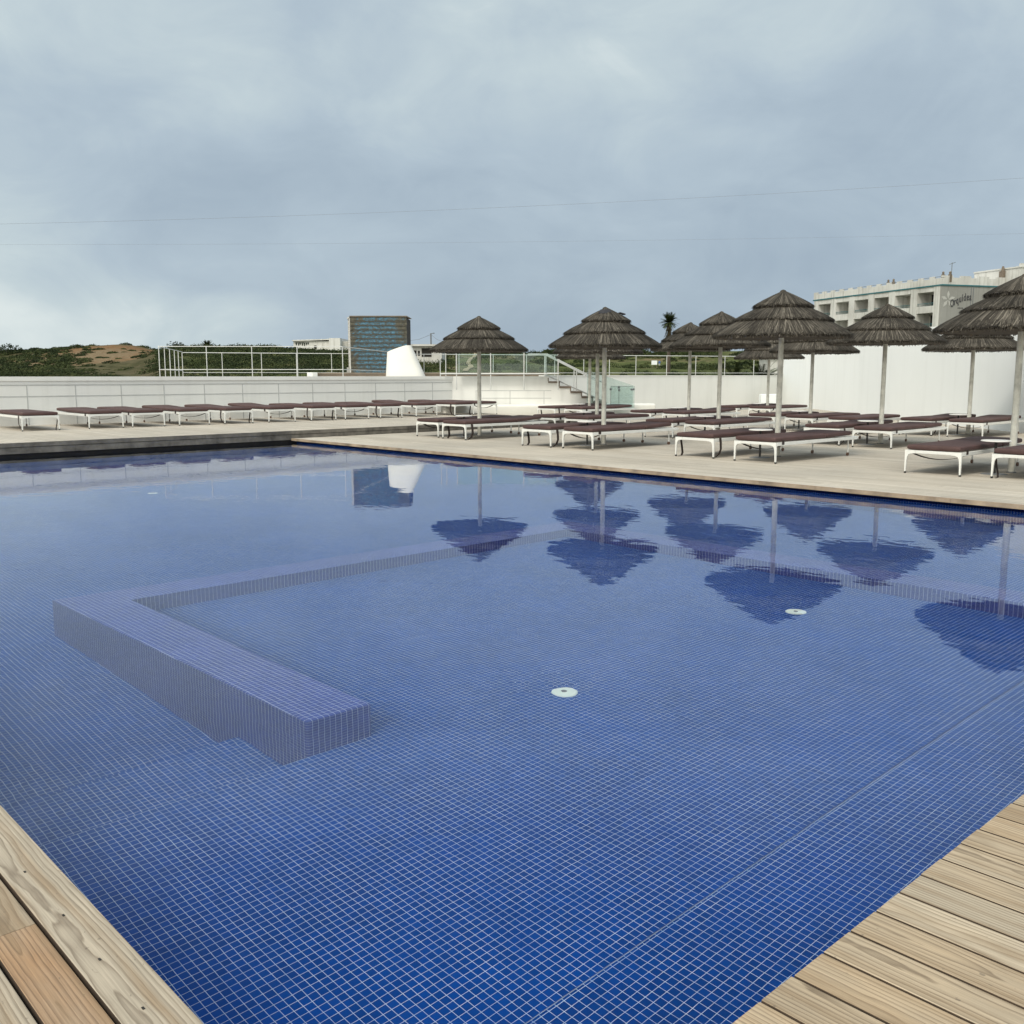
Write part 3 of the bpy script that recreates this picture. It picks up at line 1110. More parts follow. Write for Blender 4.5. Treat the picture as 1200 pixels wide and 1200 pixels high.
def make_lounger(root, sag):
    for s in (1, -1):
        l = leg_mesh(s).build('leg', M_frame, root)
        fix_normals(l)
        y0, y1 = sorted((0.404 * s, 0.430 * s))
        MB().rbox(-0.003, 0.033, y0, y1, 0.0, 0.030, 0.005, 2).build('foot_cap', M_black, l)
        l = MB().tube([(2.50, 0.37 * s, 0.335), (2.50, 0.37 * s, 0.06)], 0.014, 8).build('leg', M_frame, root)
        mm = MB()
        mm.tube([(2.50, 0.37 * s - 0.013, 0.034), (2.50, 0.37 * s + 0.013, 0.034)], 0.034, 14)
        mm.build('wheel', M_wheel, l)
    mm = MB()
    for s in (1, -1):
        mm.rbox(0.031, 2.74, 0.398 if s > 0 else -0.428, 0.428 if s > 0 else -0.398, 0.302, 0.361, 0.006, 2)
    mm.rbox(0.001, 0.029, -0.269, 0.269, 0.314, 0.361, 0.005, 2)
    mm.rbox(2.742, 2.772, -0.427, 0.427, 0.322, 0.359, 0.006, 2)
    for k in range(9):
        xx = 0.25 + k * 0.28
        mm.box(xx, xx + 0.05, -0.397, 0.397, 0.322, 0.345)
    mm.build('frame', M_frame, root)
    # mattress in two sections
    for (x0, x1, nm, zt) in ((0.0, 1.66, 'mattress', 0.450), (1.685, 2.55, 'head_cushion', 0.452)):
        bm = bmesh.new()
        bmesh.ops.create_grid(bm, x_segments=14, y_segments=8, size=0.5)
        vs_t, W_, L_ = [], 0.41, x1 - x0
        bm.free()
        nx, ny = 16, 10
        rows = []
        mm = MB()
        def pr_(t):
            return t
        P = []
        prof = [(0.0, 0.012), (0.010, 0.0), (1, 1)]
        # cross-section ring swept along x, with rounded ends
        ring = []
        for k in range(24):
            a = 2 * PI * k / 24
            ca, sa = math.cos(a), math.sin(a)
            ring.append((math.copysign(abs(ca) ** 0.22, ca), math.copysign(abs(sa) ** 0.45, sa)))
        vs = []
        NX = 22
        for i in range(NX + 1):
            u = i / NX
            # cluster at the ends
            uu = 0.5 - 0.5 * math.cos(PI * u)
            xx = x0 + L_ * uu
            e = min(xx - x0, x1 - xx)
            kx = min(1.0, (max(e, 0.0) / 0.035))
            kx = math.sqrt(max(0.0, 1 - (1 - kx) ** 2))
            sc_ = 0.55 + 0.45 * kx
            ws = 0.965 + 0.035 * kx
            cz = (0.366 + zt) / 2
            hz = (zt - 0.366) / 2
            puff = 0.006 * math.sin(PI * uu)
            for (cy, czz) in ring:
                yy = cy * W_ * ws
                dome = (1 - (abs(cy)) ** 3) * puff if czz > 0 else 0
                vs.append((xx, yy, cz + czz * hz * sc_ + dome))
        fs = []
        for i in range(NX):
            for k in range(24):
                k2 = (k + 1) % 24
                fs.append((i * 24 + k, (i + 1) * 24 + k, (i + 1) * 24 + k2, i * 24 + k2))
        fs.append(tuple(range(24)))
        fs.append(tuple(NX * 24 + k for k in range(23, -1, -1)))
        mm.add(vs, fs)
        o = mm.build(nm, M_pad, root, True)
        fix_normals(o)
    # strap
    def ribbon_part(path, w_, off_):
        mm = MB()
        for p, q in zip(path[:-1], path[1:]):
            vs = [p, (p[0] + w_, p[1], p[2]), (q[0] + w_, q[1], q[2]), q]
            mm.add(vs + [(v[0] + off_[0], v[1] + off_[1], v[2] + off_[2]) for v in vs], [(0, 1, 2, 3), (7, 6, 5, 4), (0, 4, 5, 1), (2, 6, 7, 3), (1, 5, 6, 2), (3, 7, 4, 0)])
        o = mm.build('strap', M_strap, root)
        fix_normals(o)
    if sag == 0:
        path = [(0.17, -0.434, 0.40), (0.17, -0.434, 0.33)]
        for k in range(13):
            a = -0.42 + 0.07 * k
            path.append((0.18, a, 0.312 - 0.085 * (1 - (a / 0.42) ** 2)))
        path += [(0.17, 0.434, 0.33), (0.17, 0.434, 0.40)]
        ribbon_part(path, 0.075, (0.002, 0.003, -0.007))
    else:
        for s in (1, -1):
            ribbon_part([(0.16, 0.432 * s, 0.37), (0.17, 0.438 * s, 0.28), (0.19, 0.43 * s, 0.16), (0.17, 0.40 * s, 0.06), (0.10, 0.37 * s, 0.008), (0.0, 0.36 * s, 0.006)], 0.060, (0.002, 0.006 * s, 0.004))


GL = 'sun loungers with brown cushions'
ORD = ['first', 'second', 'third', 'fourth', 'fifth', 'sixth', 'seventh', 'eighth', 'ninth', 'tenth', 'eleventh', 'twelfth']
# umbrellas: (x, y, apex z, description, rim scale)
UMB = [
    (15.90, 18.18, 2.95, 'leftmost parasol', 1.00),
    (15.90, 14.06, 2.96, 'torn topped parasol', 1.00),
    (15.90, 9.75, 3.05, 'large poolside parasol left of the hotel', 1.02),
    (15.90, 5.61, 3.03, 'parasol cut by the right edge', 1.02),
    (20.60, 10.05, 3.05, 'parasol before the hotel balconies', 1.02),
    (20.10, 14.00, 3.05, 'middle parasol behind the large poolside one', 1.00),
    (19.90, 17.85, 2.96, 'parasol hidden behind the torn one', 1.00),
    (25.60, 10.15, 3.00, 'back parasol nearest the right edge', 1.00),
    (24.90, 14.25, 3.00, 'back parasol at the wall corner', 1.00),
    (24.60, 18.25, 3.12, 'back parasol beside the palm tree', 1.00),
    (25.30, 23.05, 2.95, 'back parasol nearest the stairs', 1.00),
    (30.40, 19.10, 2.95, 'rearmost parasol', 1.00),
]
protoA = thing('sun_lounger', (0, 0, 0), '', 'sun lounger', GL)
make_lounger(protoA, 0)
protoB = thing('sun_lounger', (0, 0, 0), '', 'sun lounger', GL)
make_lounger(protoB, 1)
used = {0: False, 1: False}


def place_lounger(x, y, z, rz, label, kind):
    pr_ = (protoA, protoB)[kind]
    if not used[kind]:
        used[kind] = True
        pr_.location = (x, y, z)
        pr_.rotation_euler = (0, 0, rz)
        pr_['label'] = label
    else:
        pr_ = dup(pr_, (x, y, z), rz, label)
    tilt_cushion(pr_)


def tilt_cushion(root):
    a = R(rnd.choice((0.0, 0.6, 1.2, 2.2, 3.2, -0.3)))
    for ch in root.children:
        if ch.name.startswith('head_cushion'):
            piv = Vector((1.685, 0, 0.366))
            ch.rotation_euler = (0, -a, 0)
            ch.location = piv - Matrix.Rotation(-a, 3, 'Y') @ piv


# left row on the upper deck, heads to the wall
LX = [7.19, 8.74, 9.81, 11.07, 12.32, 13.66, 15.04, 16.21, 17.52, 18.93, 20.46, 21.55]
for i, lx in enumerate(LX):
    nm = '%s brown cushioned lounger from the left in the upper deck row' % ORD[i]
    if i == 0: nm = 'brown cushioned lounger at the left end of the upper deck row'
    if i == len(LX) - 1: nm = 'brown cushioned lounger at the right end of the upper deck row'
    place_lounger(lx + 0.43, 24.68 + rnd.uniform(-0.05, 0.05), UZ, PI / 2 + R(rnd.uniform(-1.5, 1.5)), nm, 1 if i in (0, 4, 6, 8, 10) else 0)
# pairs under the parasols
PAIRS = {0: [(14.74, 18.81, 0.5), (14.60, 17.62, 0.5)],
         1: [(14.38, 14.62, 1.5), (14.45, 13.49, -0.8)],
         2: [(14.62, 10.70, 1.0), (14.54, 9.36, -1.2)],
         3: [(14.65, 6.31, 0.5), (14.81, 5.08, 0.0)]}
for i, (ux, uy, uz, desc, sc_) in enumerate(UMB):
    pr_ = PAIRS.get(i)
    if pr_ is None:
        off = -1.38
        pr_ = [(ux + off + rnd.uniform(-0.1, 0.1), uy + 0.72, rnd.uniform(-2, 2)), (ux + off + rnd.uniform(-0.12, 0.12), uy - 0.50, rnd.uniform(-2, 2))]
    for j, (x, y, a) in enumerate(pr_):
        side = 'left' if j == 0 else 'right'
        place_lounger(x, y, 0.0, R(a), '%s brown cushioned lounger of the pair under the %s' % (side, desc), 1 if (i + j) % 3 == 1 or (i, j) in ((2, 0), (1, 0)) and not (i, j) == (3, 0) else 0)
# a single lounger beside the wall row
place_lounger(23.2, 12.35, 0.0, R(2), 'single brown cushioned lounger standing between middle and back parasol rows', 0)

# ------------------------------------------------------------------ thatched umbrellas
def straw_tier(r0, z0, r1, z1, n, seed, curve=0.008, droop=0.03):
    """one layer of reed thatch: solid cone shell under overlapping straws"""
    rg = np.random.default_rng(seed)
    mm = MB()
    m_ = 40
    prof = []
    K = 5
    for k in range(K + 1):
        u = k / K
        prof.append((r0 + (r1 - r0) * u, z0 + (z1 - z0) * u + curve * math.sin(PI * u)))
    # shell with thickness
    full = prof + [(r1 - 0.012, z1 - 0.055), (max(r0 - 0.02, 0.012), z0 - 0.07)]
    vs, fs = [], []
    for r_, z_ in full:
        for k in range(m_):
            a = 2 * PI * k / m_
            jz = rg.uniform(-0.008, 0.008)
            vs.append((r_ * math.cos(a), r_ * math.sin(a), z_ + jz))
    nr = len(full)
    for i in range(nr):
        i2 = (i + 1) % nr
        for k in range(m_):
            k2 = (k + 1) % m_
            fs.append((i * m_ + k, i2 * m_ + k, i2 * m_ + k2, i * m_ + k2))
    mm.add(vs, fs)
    for s in range(n):
        a = rg.uniform(0, 2 * PI)
        da = rg.normal(0, 0.035)
        us = rg.uniform(0, 0.55) if rg.random() < 0.65 else 0.0
        ue = 1.0 + rg.normal(0.025, 0.028)
        wd = rg.uniform(0.003, 0.009)
        lift = rg.uniform(0.004, 0.022)
        base = []
        for q in range(4):
            u = us + (ue - us) * q / 3
            r_ = r0 + (r1 - r0) * u
            z_ = z0 + (z1 - z0) * u + curve * math.sin(PI * min(u, 1.0)) + lift * (0.4 + 0.6 * q / 3)
            if u > 0.93: z_ -= droop * (u - 0.93) / 0.07 * rg.uniform(0.2, 1.0) * 0.5
            aa = a + da * q / 3
            p = Vector((r_ * math.cos(aa), r_ * math.sin(aa), z_))
            tn = Vector((-math.sin(aa), math.cos(aa), 0))
            base.append((p - tn * wd, p + tn * wd))
        vs = [v for pr_ in base for v in pr_]
        mm.add(vs, [(0, 2, 3, 1), (2, 4, 5, 3), (4, 6, 7, 5)])
    # ragged tips hanging under the edge
    for s in range(int(n * 0.7)):
        a = rg.uniform(0, 2 * PI)
        wd = rg.uniform(0.003, 0.008)
        rr = r1 + rg.uniform(-0.03, 0.012)
        zt = z1 - rg.uniform(-0.01, 0.03)
        ln = rg.uniform(0.03, 0.085)
        tn = Vector((-math.sin(a), math.cos(a), 0))
        rd = Vector((math.cos(a), math.sin(a), 0))
        p0 = rd * rr + Vector((0, 0, zt))
        p1 = rd * (rr + ln * rg.uniform(-0.1, 0.45)) + Vector((0, 0, zt - ln * 0.75))
        mm.add([p0 - tn * wd, p0 + tn * wd, p1 + tn * wd * 0.6, p1 - tn * wd * 0.6], [(0, 1, 2, 3)])
    return mm


TIERS = [(0.74, 2.445, 1.21, 2.165, 3000), (0.40, 2.670, 0.87, 2.432, 2200), (0.02, 2.955, 0.52, 2.688, 1500)]
variants = []
for vi in range(3):
    tv = []
    for k, (r0, z0, r1, z1, n) in enumerate(TIERS):
        mm = straw_tier(r0, z0, r1, z1, n, 100 + vi * 10 + k)
        me = bpy.data.meshes.new('thatch_tier')
        me.from_pydata(mm.v, [], mm.f)
        me.materials.append(M_thatch)
        tv.append(me)
    variants.append(tv)
mm = MB()
mm.lathe([(0.060, 2.925), (0.065, 2.955), (0.045, 2.985), (0.012, 3.0)], 14)
capo = mm.build('finial', M_thatch)
capme = capo.data
bpy.data.objects.remove(capo)
ub_ = MB().lathe([(1.15, 2.112), (1.155, 2.122), (0.76, 2.365), (0.05, 2.78), (0.04, 2.76), (0.74, 2.34)], 32)
uo = ub_.build('thatch_lining', M_under)
undme = uo.data
bpy.data.objects.remove(uo)
poleo = MB().lathe([(0.052, 0.0), (0.052, 0.6), (0.050, 1.4), (0.047, 2.2), (0.045, 2.86)], 14).build('pole', M_pole, None, True)
poleme = poleo.data
bpy.data.objects.remove(poleo)
ro = MB().tube([(0.05, 0, 2.70), (0.72, 0, 2.33), (1.12, 0, 2.10)], 0.016, 6).build('rib', M_plank)
ribme = ro.data
bpy.data.objects.remove(ro)
bs = MB().lathe([(0.075, 0.0), (0.075, 0.012), (0.056, 0.02)], 16).build('collar', M_grey)
colme = bs.data
bpy.data.objects.remove(bs)


def child(name, me, root, rz=0.0, loc=(0, 0, 0), sc_=(1, 1, 1)):
    o = bpy.data.objects.new(name, me)
    COL.objects.link(o)
    o.parent = root
    o.location = loc
    o.rotation_euler = (0, 0, rz)
    o.scale = sc_
    return o


LAB = ['thatched parasol standing farthest left of all beside the pool',
       'thatched parasol with a torn dark patch near its top',
       'large thatched parasol by the pool overlapping the left end of the hotel',
       'thatched parasol nearest the camera, cut by the right picture edge',
       'thatched parasol standing before the hotel balconies and tall white wall',
       'thatched parasol just left of the large one, in the middle row',
       'thatched parasol mostly hidden behind the torn topped one',
       'thatched parasol behind the nearest one, under the hotel side wall',
       'thatched parasol behind the large poolside one at the white wall corner',
       'thatched parasol beside the tall palm tree, pale at its tip',
       'rear thatched parasol of the cluster in front of the stairs',
       'farthest thatched parasol, low under the canopy of the large poolside one']
for i, (ux, uy, uz, desc, sc_) in enumerate(UMB):
    t = thing('thatched_umbrella', (ux, uy, 0), LAB[i], 'umbrella', 'thatched parasols on the sun deck', rnd.uniform(0, 6.28))
    dz = uz - 2.98
    child('pole', poleme, t, 0, (0, 0, 0), (1, 1, (2.86 + dz) / 2.86))
    child('collar', colme, t)
    tv = variants[i % 3]
    lean = [(rnd.uniform(-1, 1), rnd.uniform(-1, 1)) for _ in range(3)]
    for k, me in enumerate(tv):
        o = child('thatch_tier', me, t, rnd.uniform(0, 6.28), (0, 0, dz), (sc_, sc_, 1))
        o.rotation_euler = (R(rnd.uniform(-0.7, 0.7)), R(rnd.uniform(-0.7, 0.7)), rnd.uniform(0, 6.28))
    child('thatch_lining', undme, t, 0, (0, 0, dz), (sc_, sc_, 1))
    child('finial', capme, t, 0, (0, 0, dz - 0.02))
    for k in range(8):
        child('rib', ribme, t, k * PI / 4, (0, 0, dz), (sc_, sc_, 1))
    if i == 1:
        mm = MB()
        for (a0, a1, ra, za, rb, zb) in ((3.4, 4.5, 0.20, 2.885, 0.30, 2.80), (5.6, 6.0, 0.33, 2.84, 0.44, 2.80)):
            vs, fs = [], []
            K = 8
            for k in range(K + 1):
                a = a0 + (a1 - a0) * k / K
                j = rnd.uniform(-0.02, 0.02)
                for r_, z_ in ((ra + j, za + 0.03), (rb + j, zb + 0.03 + j), (rb + j, zb + 0.015), (ra + j, za + 0.015)):
                    vs.append((r_ * math.cos(a), r_ * math.sin(a), z_))
            for k in range(K):
                for q in range(4):
                    q2 = (q + 1) % 4
                    fs.append((k * 4 + q, k * 4 + q2, k * 4 + 4 + q2, k * 4 + 4 + q))
            fs += [(0, 1, 2, 3), tuple(K * 4 + q for q in (3, 2, 1, 0))]
            mm.add(vs, fs)
        o = mm.build('torn_patch', M_patch, t)
        o.rotation_euler = (0, 0, -t.rotation_euler.z)
        o.location = (0, 0, dz)
        o['label'] = 'torn dark fabric patch'

# side tables between the pairs
TL = [d_[3] for d_ in UMB]
for i, (ux, uy, uz, desc, sc_) in enumerate(UMB):
    x, y = ux - 0.42, uy + 0.10
    lab = 'small round white table at the pole of the %s' % desc
    if i == 0:
        t0 = thing('side_table', (x, y, 0), lab, 'side table', 'round side tables at the parasol poles')
        MB().lathe([(0.20, 0.500), (0.215, 0.506), (0.215, 0.516), (0.205, 0.522)], 28).build('table_top', M_table, t0)
        MB().lathe([(0.020, 0.008), (0.020, 0.499)], 12).build('post', M_black, t0)
        MB().lathe([(0.19, 0.0), (0.19, 0.006), (0.03, 0.012)], 28).build('base', M_grey, t0)
    else:
        dup(t0, (x, y, 0), 0, lab)

# ------------------------------------------------------------------ terrain
def smooth(a, b, x):
    t_ = np.clip((x - a) / (b - a), 0, 1)
    return t_ * t_ * (3 - 2 * t_)


def vnoise(x, y, s, seed):
    rg = np.random.default_rng(seed)
    T = rg.random((64, 64))
    xs_, ys_ = x / s, y / s
    i, j = np.floor(xs_).astype(int), np.floor(ys_).astype(int)
    fx, fy = xs_ - i, ys_ - j
    fx, fy = fx * fx * (3 - 2 * fx), fy * fy * (3 - 2 * fy)
    a = T[i % 64, j % 64]
    b = T[(i + 1) % 64, j % 64]
    c = T[i % 64, (j + 1) % 64]
    d_ = T[(i + 1) % 64, (j + 1) % 64]
    return (a * (1 - fx) + b * fx) * (1 - fy) + (c * (1 - fx) + d_ * fx) * fy - 0.5


def terr_h(x, y):
    dd = x * CH + y * SH
    lat = x * SH - y * CH
    rr = np.hypot(x, y)
    k = lat / np.maximum(np.abs(dd), 1.0)
    k = np.where(dd > 0, k, 2.0)
    prof_mid = np.interp(dd, [0, 44, 52, 75, 110, 200, 265, 420, 900, 3000], [-3, -3, 0.2, 1.2, 1.9, 3.2, 7.6, 7.0, 2, -6])
    prof_lft = np.interp(dd, [0, 44, 52, 75, 120, 165, 330, 900, 3000], [-3, -3, 0.2, 1.0, 2.4, 5.7, 6.6, 2, -6])
    prof_hill = np.interp(dd, [0, 44, 60, 110, 150, 195, 240, 420, 1200, 3000], [-3, -3, 0.2, 0.9, 2.2, 7.6, 8.2, 6, -2, -6])
    f_l = 1 - smooth(-0.02, 0.06, k)
    f_h = 1 - smooth(-0.40, -0.33, k)
    z = prof_mid * (1 - f_l) + prof_lft * f_l
    z = z * (1 - f_h) + prof_hill * f_h
    # crest falls away to the left of the picture
    z = z - np.clip((-k - 0.40) * 14, 0, 9) * smooth(120, 190, dd) * 1.1
    z = z + smooth(50, 90, dd) * (vnoise(x, y, 30, 1) * 1.0 + vnoise(x, y, 11, 2) * 0.8 + vnoise(x, y, 5, 3) * 0.35)
    z = np.where(dd < 48, -3.0, z)
    return z


rads = np.concatenate([[0.0], np.linspace(30, 62, 12), np.linspace(65, 330, 110), np.geomspace(345, 6000, 24)])
angs = np.linspace(-PI, PI, 481)[:-1]
# finer inside the view
angs = np.sort(np.concatenate([np.linspace(-PI, HEAD - 0.62, 90)[:-1], np.linspace(HEAD - 0.62, HEAD + 0.62, 330)[:-1], np.linspace(HEAD + 0.62, PI, 60)[:-1]]))
na, nr = len(angs), len(rads)
RR, AA = np.meshgrid(rads, angs, indexing='ij')
X, Y = RR * np.cos(AA), RR * np.sin(AA)
Z = terr_h(X, Y)
vs = np.stack([X, Y, Z], -1).reshape(-1, 3)
fs = []
for i in range(nr - 1):
    for k in range(na):
        k2 = (k + 1) % na
        fs.append((i * na + k, (i + 1) * na + k, (i + 1) * na + k2, i * na + k2))
me = bpy.data.meshes.new('ground')
me.from_pydata(vs.tolist(), [], fs)
me.polygons.foreach_set('use_smooth', [True] * len(me.polygons))


def ground_mat():
    m, gg, b, o = newmat('heath_ground')
    p = gg.n('ShaderNodeNewGeometry').outputs['Position']
    n1 = gg.noise(p, 0.05, 6.0, 0.65)
    n2 = gg.noise(p, 0.35, 6.0, 0.7)
    n3 = gg.noise(p, 2.2, 4.0, 0.6)
    grass = gg.mix(gg.mr(n2, 0.35, 0.65), rgb(0.040, 0.052, 0.016), rgb(0.105, 0.120, 0.042))
    soil = gg.mix(gg.mr(n3, 0.3, 0.7), rgb(0.13, 0.10, 0.06), rgb(0.22, 0.175, 0.11))
    c = gg.mix(gg.mr(gg.math('ADD', n1, gg.math('MULTIPLY', n2, 0.35)), 0.70, 0.80, 0.0, 0.75), grass, soil)
    lm = gg.vmath('DOT_PRODUCT', p, (-SH, CH, 0.0))
    dm = gg.vmath('DOT_PRODUCT', p, (CH, SH, 0.0))
    hm = gg.mr(gg.math('DIVIDE', lm, gg.math('MAXIMUM', dm, 1.0)), 0.33, 0.37)
    c = gg.mix(gg.math('MULTIPLY', hm, 0.8), c, gg.mix(gg.mr(n2, 0.35, 0.65), rgb(0.030, 0.030, 0.013), rgb(0.095, 0.080, 0.045)))
    # bare ochre face of the cliff on the left hill
    pc = pt(138, 178, 5.0)
    dv = gg.vmath('LENGTH', gg.vmath('MULTIPLY', gg.vmath('SUBTRACT', p, (pc.x, pc.y, pc.z)), (1.0, 1.0, 1.6)))
    fc = gg.math('SUBTRACT', gg.mr(dv, 8.0, 23.0, 1.0, 0.0), gg.mr(n2, 0.4, 0.7, 0.0, 0.55))
    c = gg.mix(gg.mr(fc, 0.05, 0.35), c, gg.mix(gg.mr(n3, 0.35, 0.65), rgb(0.135, 0.070, 0.032), rgb(0.205, 0.128, 0.066)))
    pc = pt(95, 172, 4.0)
    dv = gg.vmath('LENGTH', gg.vmath('SUBTRACT', p, (pc.x, pc.y, pc.z)))
    fc = gg.math('SUBTRACT', gg.mr(dv, 6.0, 26.0, 1.0, 0.0), gg.mr(n2, 0.3, 0.7, 0.0, 0.8))
    c = gg.mix(gg.mr(fc, 0.05, 0.5, 0.0, 0.8), c, soil)
    gg.set(b.inputs['Base Color'], c)
    b.inputs['Roughness'].default_value = 0.95
    b.inputs['Specular IOR Level'].default_value = 0.1
    bump(gg, b, n3, 0.6, 0.4)
    return m


me.materials.append(ground_mat())
o = bpy.data.objects.new('ground', me)
COL.objects.link(o)
struct(o)


# footpath winding through the heath
def ribbon(pts, wd, lift):
    mm = MB()
    vs = []
    P = [Vector(p) for p in pts]
    for i, p in enumerate(P):
        t_ = (P[min(i + 1, len(P) - 1)] - P[max(i - 1, 0)])
        nrm_ = Vector((-t_.y, t_.x, 0)).normalized() * wd * rnd.uniform(0.7, 1.2)
        for q in (p - nrm_, p + nrm_):
            vs.append((q.x, q.y, float(terr_h(np.array([q.x]), np.array([q.y]))[0]) + lift))
    mm.add(vs, [(2 * i, 2 * i + 1, 2 * i + 3, 2 * i + 2) for i in range(len(P) - 1)])
    return mm


path = []
ctrl = [(545, 95), (552, 112), (549, 130), (556, 150), (559, 172), (553, 195), (557, 220), (560, 240)]
for (a, b_) in zip(ctrl[:-1], ctrl[1:]):
    for q in range(6):
        u = q / 6
        path.append(pt(a[0] + (b_[0] - a[0]) * u, a[1] + (b_[1] - a[1]) * u))
struct(ribbon(path, 0.28, 0.12).build('footpath', simple('sandy_path', (0.28, 0.22, 0.14), 0.95, 0.3, 0.6)))


# scrub: countless low bushes as one mass of leaf clumps
def clump(rg, c, r, h, n, leaf):
    """n leaf quads through a flattened dome, as arrays"""
    u = rg.normal(size=(n, 3))
    u /= np.linalg.norm(u, axis=1)[:, None]
    u[:, 2] = np.abs(u[:, 2])
    rad = rg.uniform(0.55, 1.05, n) ** 0.6
    lob = 1 + 0.25 * np.sin(3 * np.arctan2(u[:, 1], u[:, 0]) + rg.uniform(0, 6)) + rg.normal(0, 0.06, n)
    pos = np.stack([u[:, 0] * r * rad * lob, u[:, 1] * r * rad * lob, u[:, 2] * h * rad * (0.85 + 0.3 * rg.random(n))], 1) + np.array(c)
    d1 = rg.normal(size=(n, 3))
    d1 /= np.linalg.norm(d1, axis=1)[:, None]
    d2 = np.cross(d1, u + 0.3 * rg.normal(size=(n, 3)))
    d2 /= np.linalg.norm(d2, axis=1)[:, None] + 1e-6
    s = leaf * rg.uniform(0.6, 1.3, n)[:, None]
    return np.stack([pos - d1 * s, pos + d2 * s * 0.6, pos + d1 * s, pos - d2 * s * 0.6], 1)


def quads_obj(name, Q, mat, parent=None):
    n = len(Q)
    me = bpy.data.meshes.new(name)
    me.vertices.add(4 * n)
    me.vertices.foreach_set('co', Q.reshape(-1).astype(np.float32))
    me.loops.add(4 * n)
    me.loops.foreach_set('vertex_index', np.arange(4 * n, dtype=np.int32))
    me.polygons.add(n)
    me.polygons.foreach_set('loop_start', np.arange(0, 4 * n, 4, dtype=np.int32))
    me.polygons.foreach_set('loop_total', np.full(n, 4, dtype=np.int32))
    me.update()
    me.validate()
    me.materials.append(mat)
    o = bpy.data.objects.new(name, me)
    COL.objects.link(o)
    if parent: o.parent = parent
    return o


rg = np.random.default_rng(21)
QS, TS = [], []
# (columns, distances, number, chance to keep, radius, height factor)
BANDS = ((185, 500, 56, 100, 260, 0.75, (0.5, 1.3), 0.55), (185, 500, 95, 160, 1100, 0.62, (0.6, 1.8), 0.45), (190, 335, 150, 168, 110, 0.8, (1.0, 2.2), 0.40), (412, 490, 150, 168, 60, 0.8, (1.0, 2.2), 0.40), (335, 412, 142, 160, 60, 0.8, (0.8, 1.4), 0.30),
         (490, 930, 58, 110, 330, 0.45, (0.5, 1.5), 0.55), (490, 930, 105, 262, 900, 0.42, (0.7, 2.2), 0.45), (490, 930, 240, 272, 260, 0.55, (1.2, 2.8), 0.55),
         (640, 930, 56, 70, 160, 0.8, (0.5, 1.2), 0.6), (-80, 200, 60, 120, 300, 0.7, (0.5, 1.2), 0.5), (-80, 205, 115, 205, 2600, 0.92, (0.4, 1.5), 0.38))
for bi, (px_lo, px_hi, d_lo, d_hi, num, keep, (r0_, r1_), hf) in enumerate(BANDS):
    for q in range(num):
        px = rg.uniform(px_lo, px_hi)
        dd = math.sqrt(rg.uniform(d_lo ** 2, d_hi ** 2))
        p = pt(px, dd)
        if vnoise(np.array([p.x]), np.array([p.y]), 19, 9)[0] * 1.2 + rg.uniform(-0.5, 0.5) > keep - 0.5: continue
        if 490 <= px_lo and 538 < px < 563 and rg.random() < 0.75: continue
        if px_lo < -50 and 88 < px < 185 and rg.random() < 0.62 + 0.25 * (px > 112): continue
        z = float(terr_h(np.array([p.x]), np.array([p.y]))[0])
        r = r0_ + (r1_ - r0_) * rg.random() ** 1.6
        h = r * hf * rg.uniform(0.8, 1.4)
        if dd < 100: h = min(h, max(0.35, zof(rg.uniform(417, 436), dd) - z))
        leaf = max(0.06, dd * 0.00075)
        n_ = int(110 + 110 * r)
        QS.append(clump(rg, (p.x, p.y, z - 0.12), r, h, n_, leaf))
        TS.append(np.full(n_ * 4, np.clip(rg.normal(0.42, 0.26), 0, 1)))
o = stuff(quads_obj('heath_scrub', np.concatenate(QS), M_leaf))
at = o.data.attributes.new('tone', 'FLOAT', 'POINT')
at.data.foreach_set('value', np.concatenate(TS).astype(np.float32))

# single shrubs and palms one can tell apart
def shrub(px, dd, r, h, label, n=400):
    p = pt(px, dd)
    z = float(terr_h(np.array([p.x]), np.array([p.y]))[0])
    t_ = thing('shrub', (p.x, p.y, z), label, 'shrub')
    quads_obj('foliage', clump(rg, (0, 0, 0.15), r, h, n, max(0.1, dd * 0.001)), M_leaf, t_)
    m_ = MB()
    for k in range(4):
        a = k * 1.57 + 0.4
        m_.tube([(0, 0, -0.2), (0.3 * r * math.cos(a), 0.3 * r * math.sin(a), h * 0.45)], [0.06, 0.025], 5)
    m_.build('stem', M_trunk, t_)


shrub(208, 172, 1.9, 1.9, 'round dark shrub on the hill crest by the railing corner')
shrub(12, 190, 2.6, 1.7, 'dark rounded shrub on the hill crest at the left picture edge')


def frond_quads(rg, base, az, el, L, droop, n=26, leaf=0.35):
    out_ = []
    for k in range(n):
        u = (k + 0.5) / n
        e = el - droop * u
        # integrate roughly
        x_ = L * u * math.cos(el - droop * u * 0.5)
        z_ = L * u * math.sin(el - droop * u * 0.5)
        c = np.array(base) + np.array([x_ * math.cos(az), x_ * math.sin(az), z_])
        td = np.array([math.cos(e) * math.cos(az), math.cos(e) * math.sin(az), math.sin(e)])
        sd_ = np.array([-math.sin(az), math.cos(az), 0])
        for s in (1, -1):
            ll = leaf * (1 - 0.55 * u) * rg.uniform(0.8, 1.1)
            dirv = sd_ * s * 0.8 + td * 0.6 + np.array([0, 0, -0.12])
            w_ = td * leaf * 0.10
            out_.append(np.stack([c - w_, c + w_, c + w_ * 0.2 + dirv * ll, c - w_ * 0.2 + dirv * ll]))
        out_.append(np.stack([c - td * L / n * 0.6 - sd_ * 0.02, c - td * L / n * 0.6 + sd_ * 0.02, c + td * L / n * 0.6 + sd_ * 0.02, c + td * L / n * 0.6 - sd_ * 0.02]))
    return out_


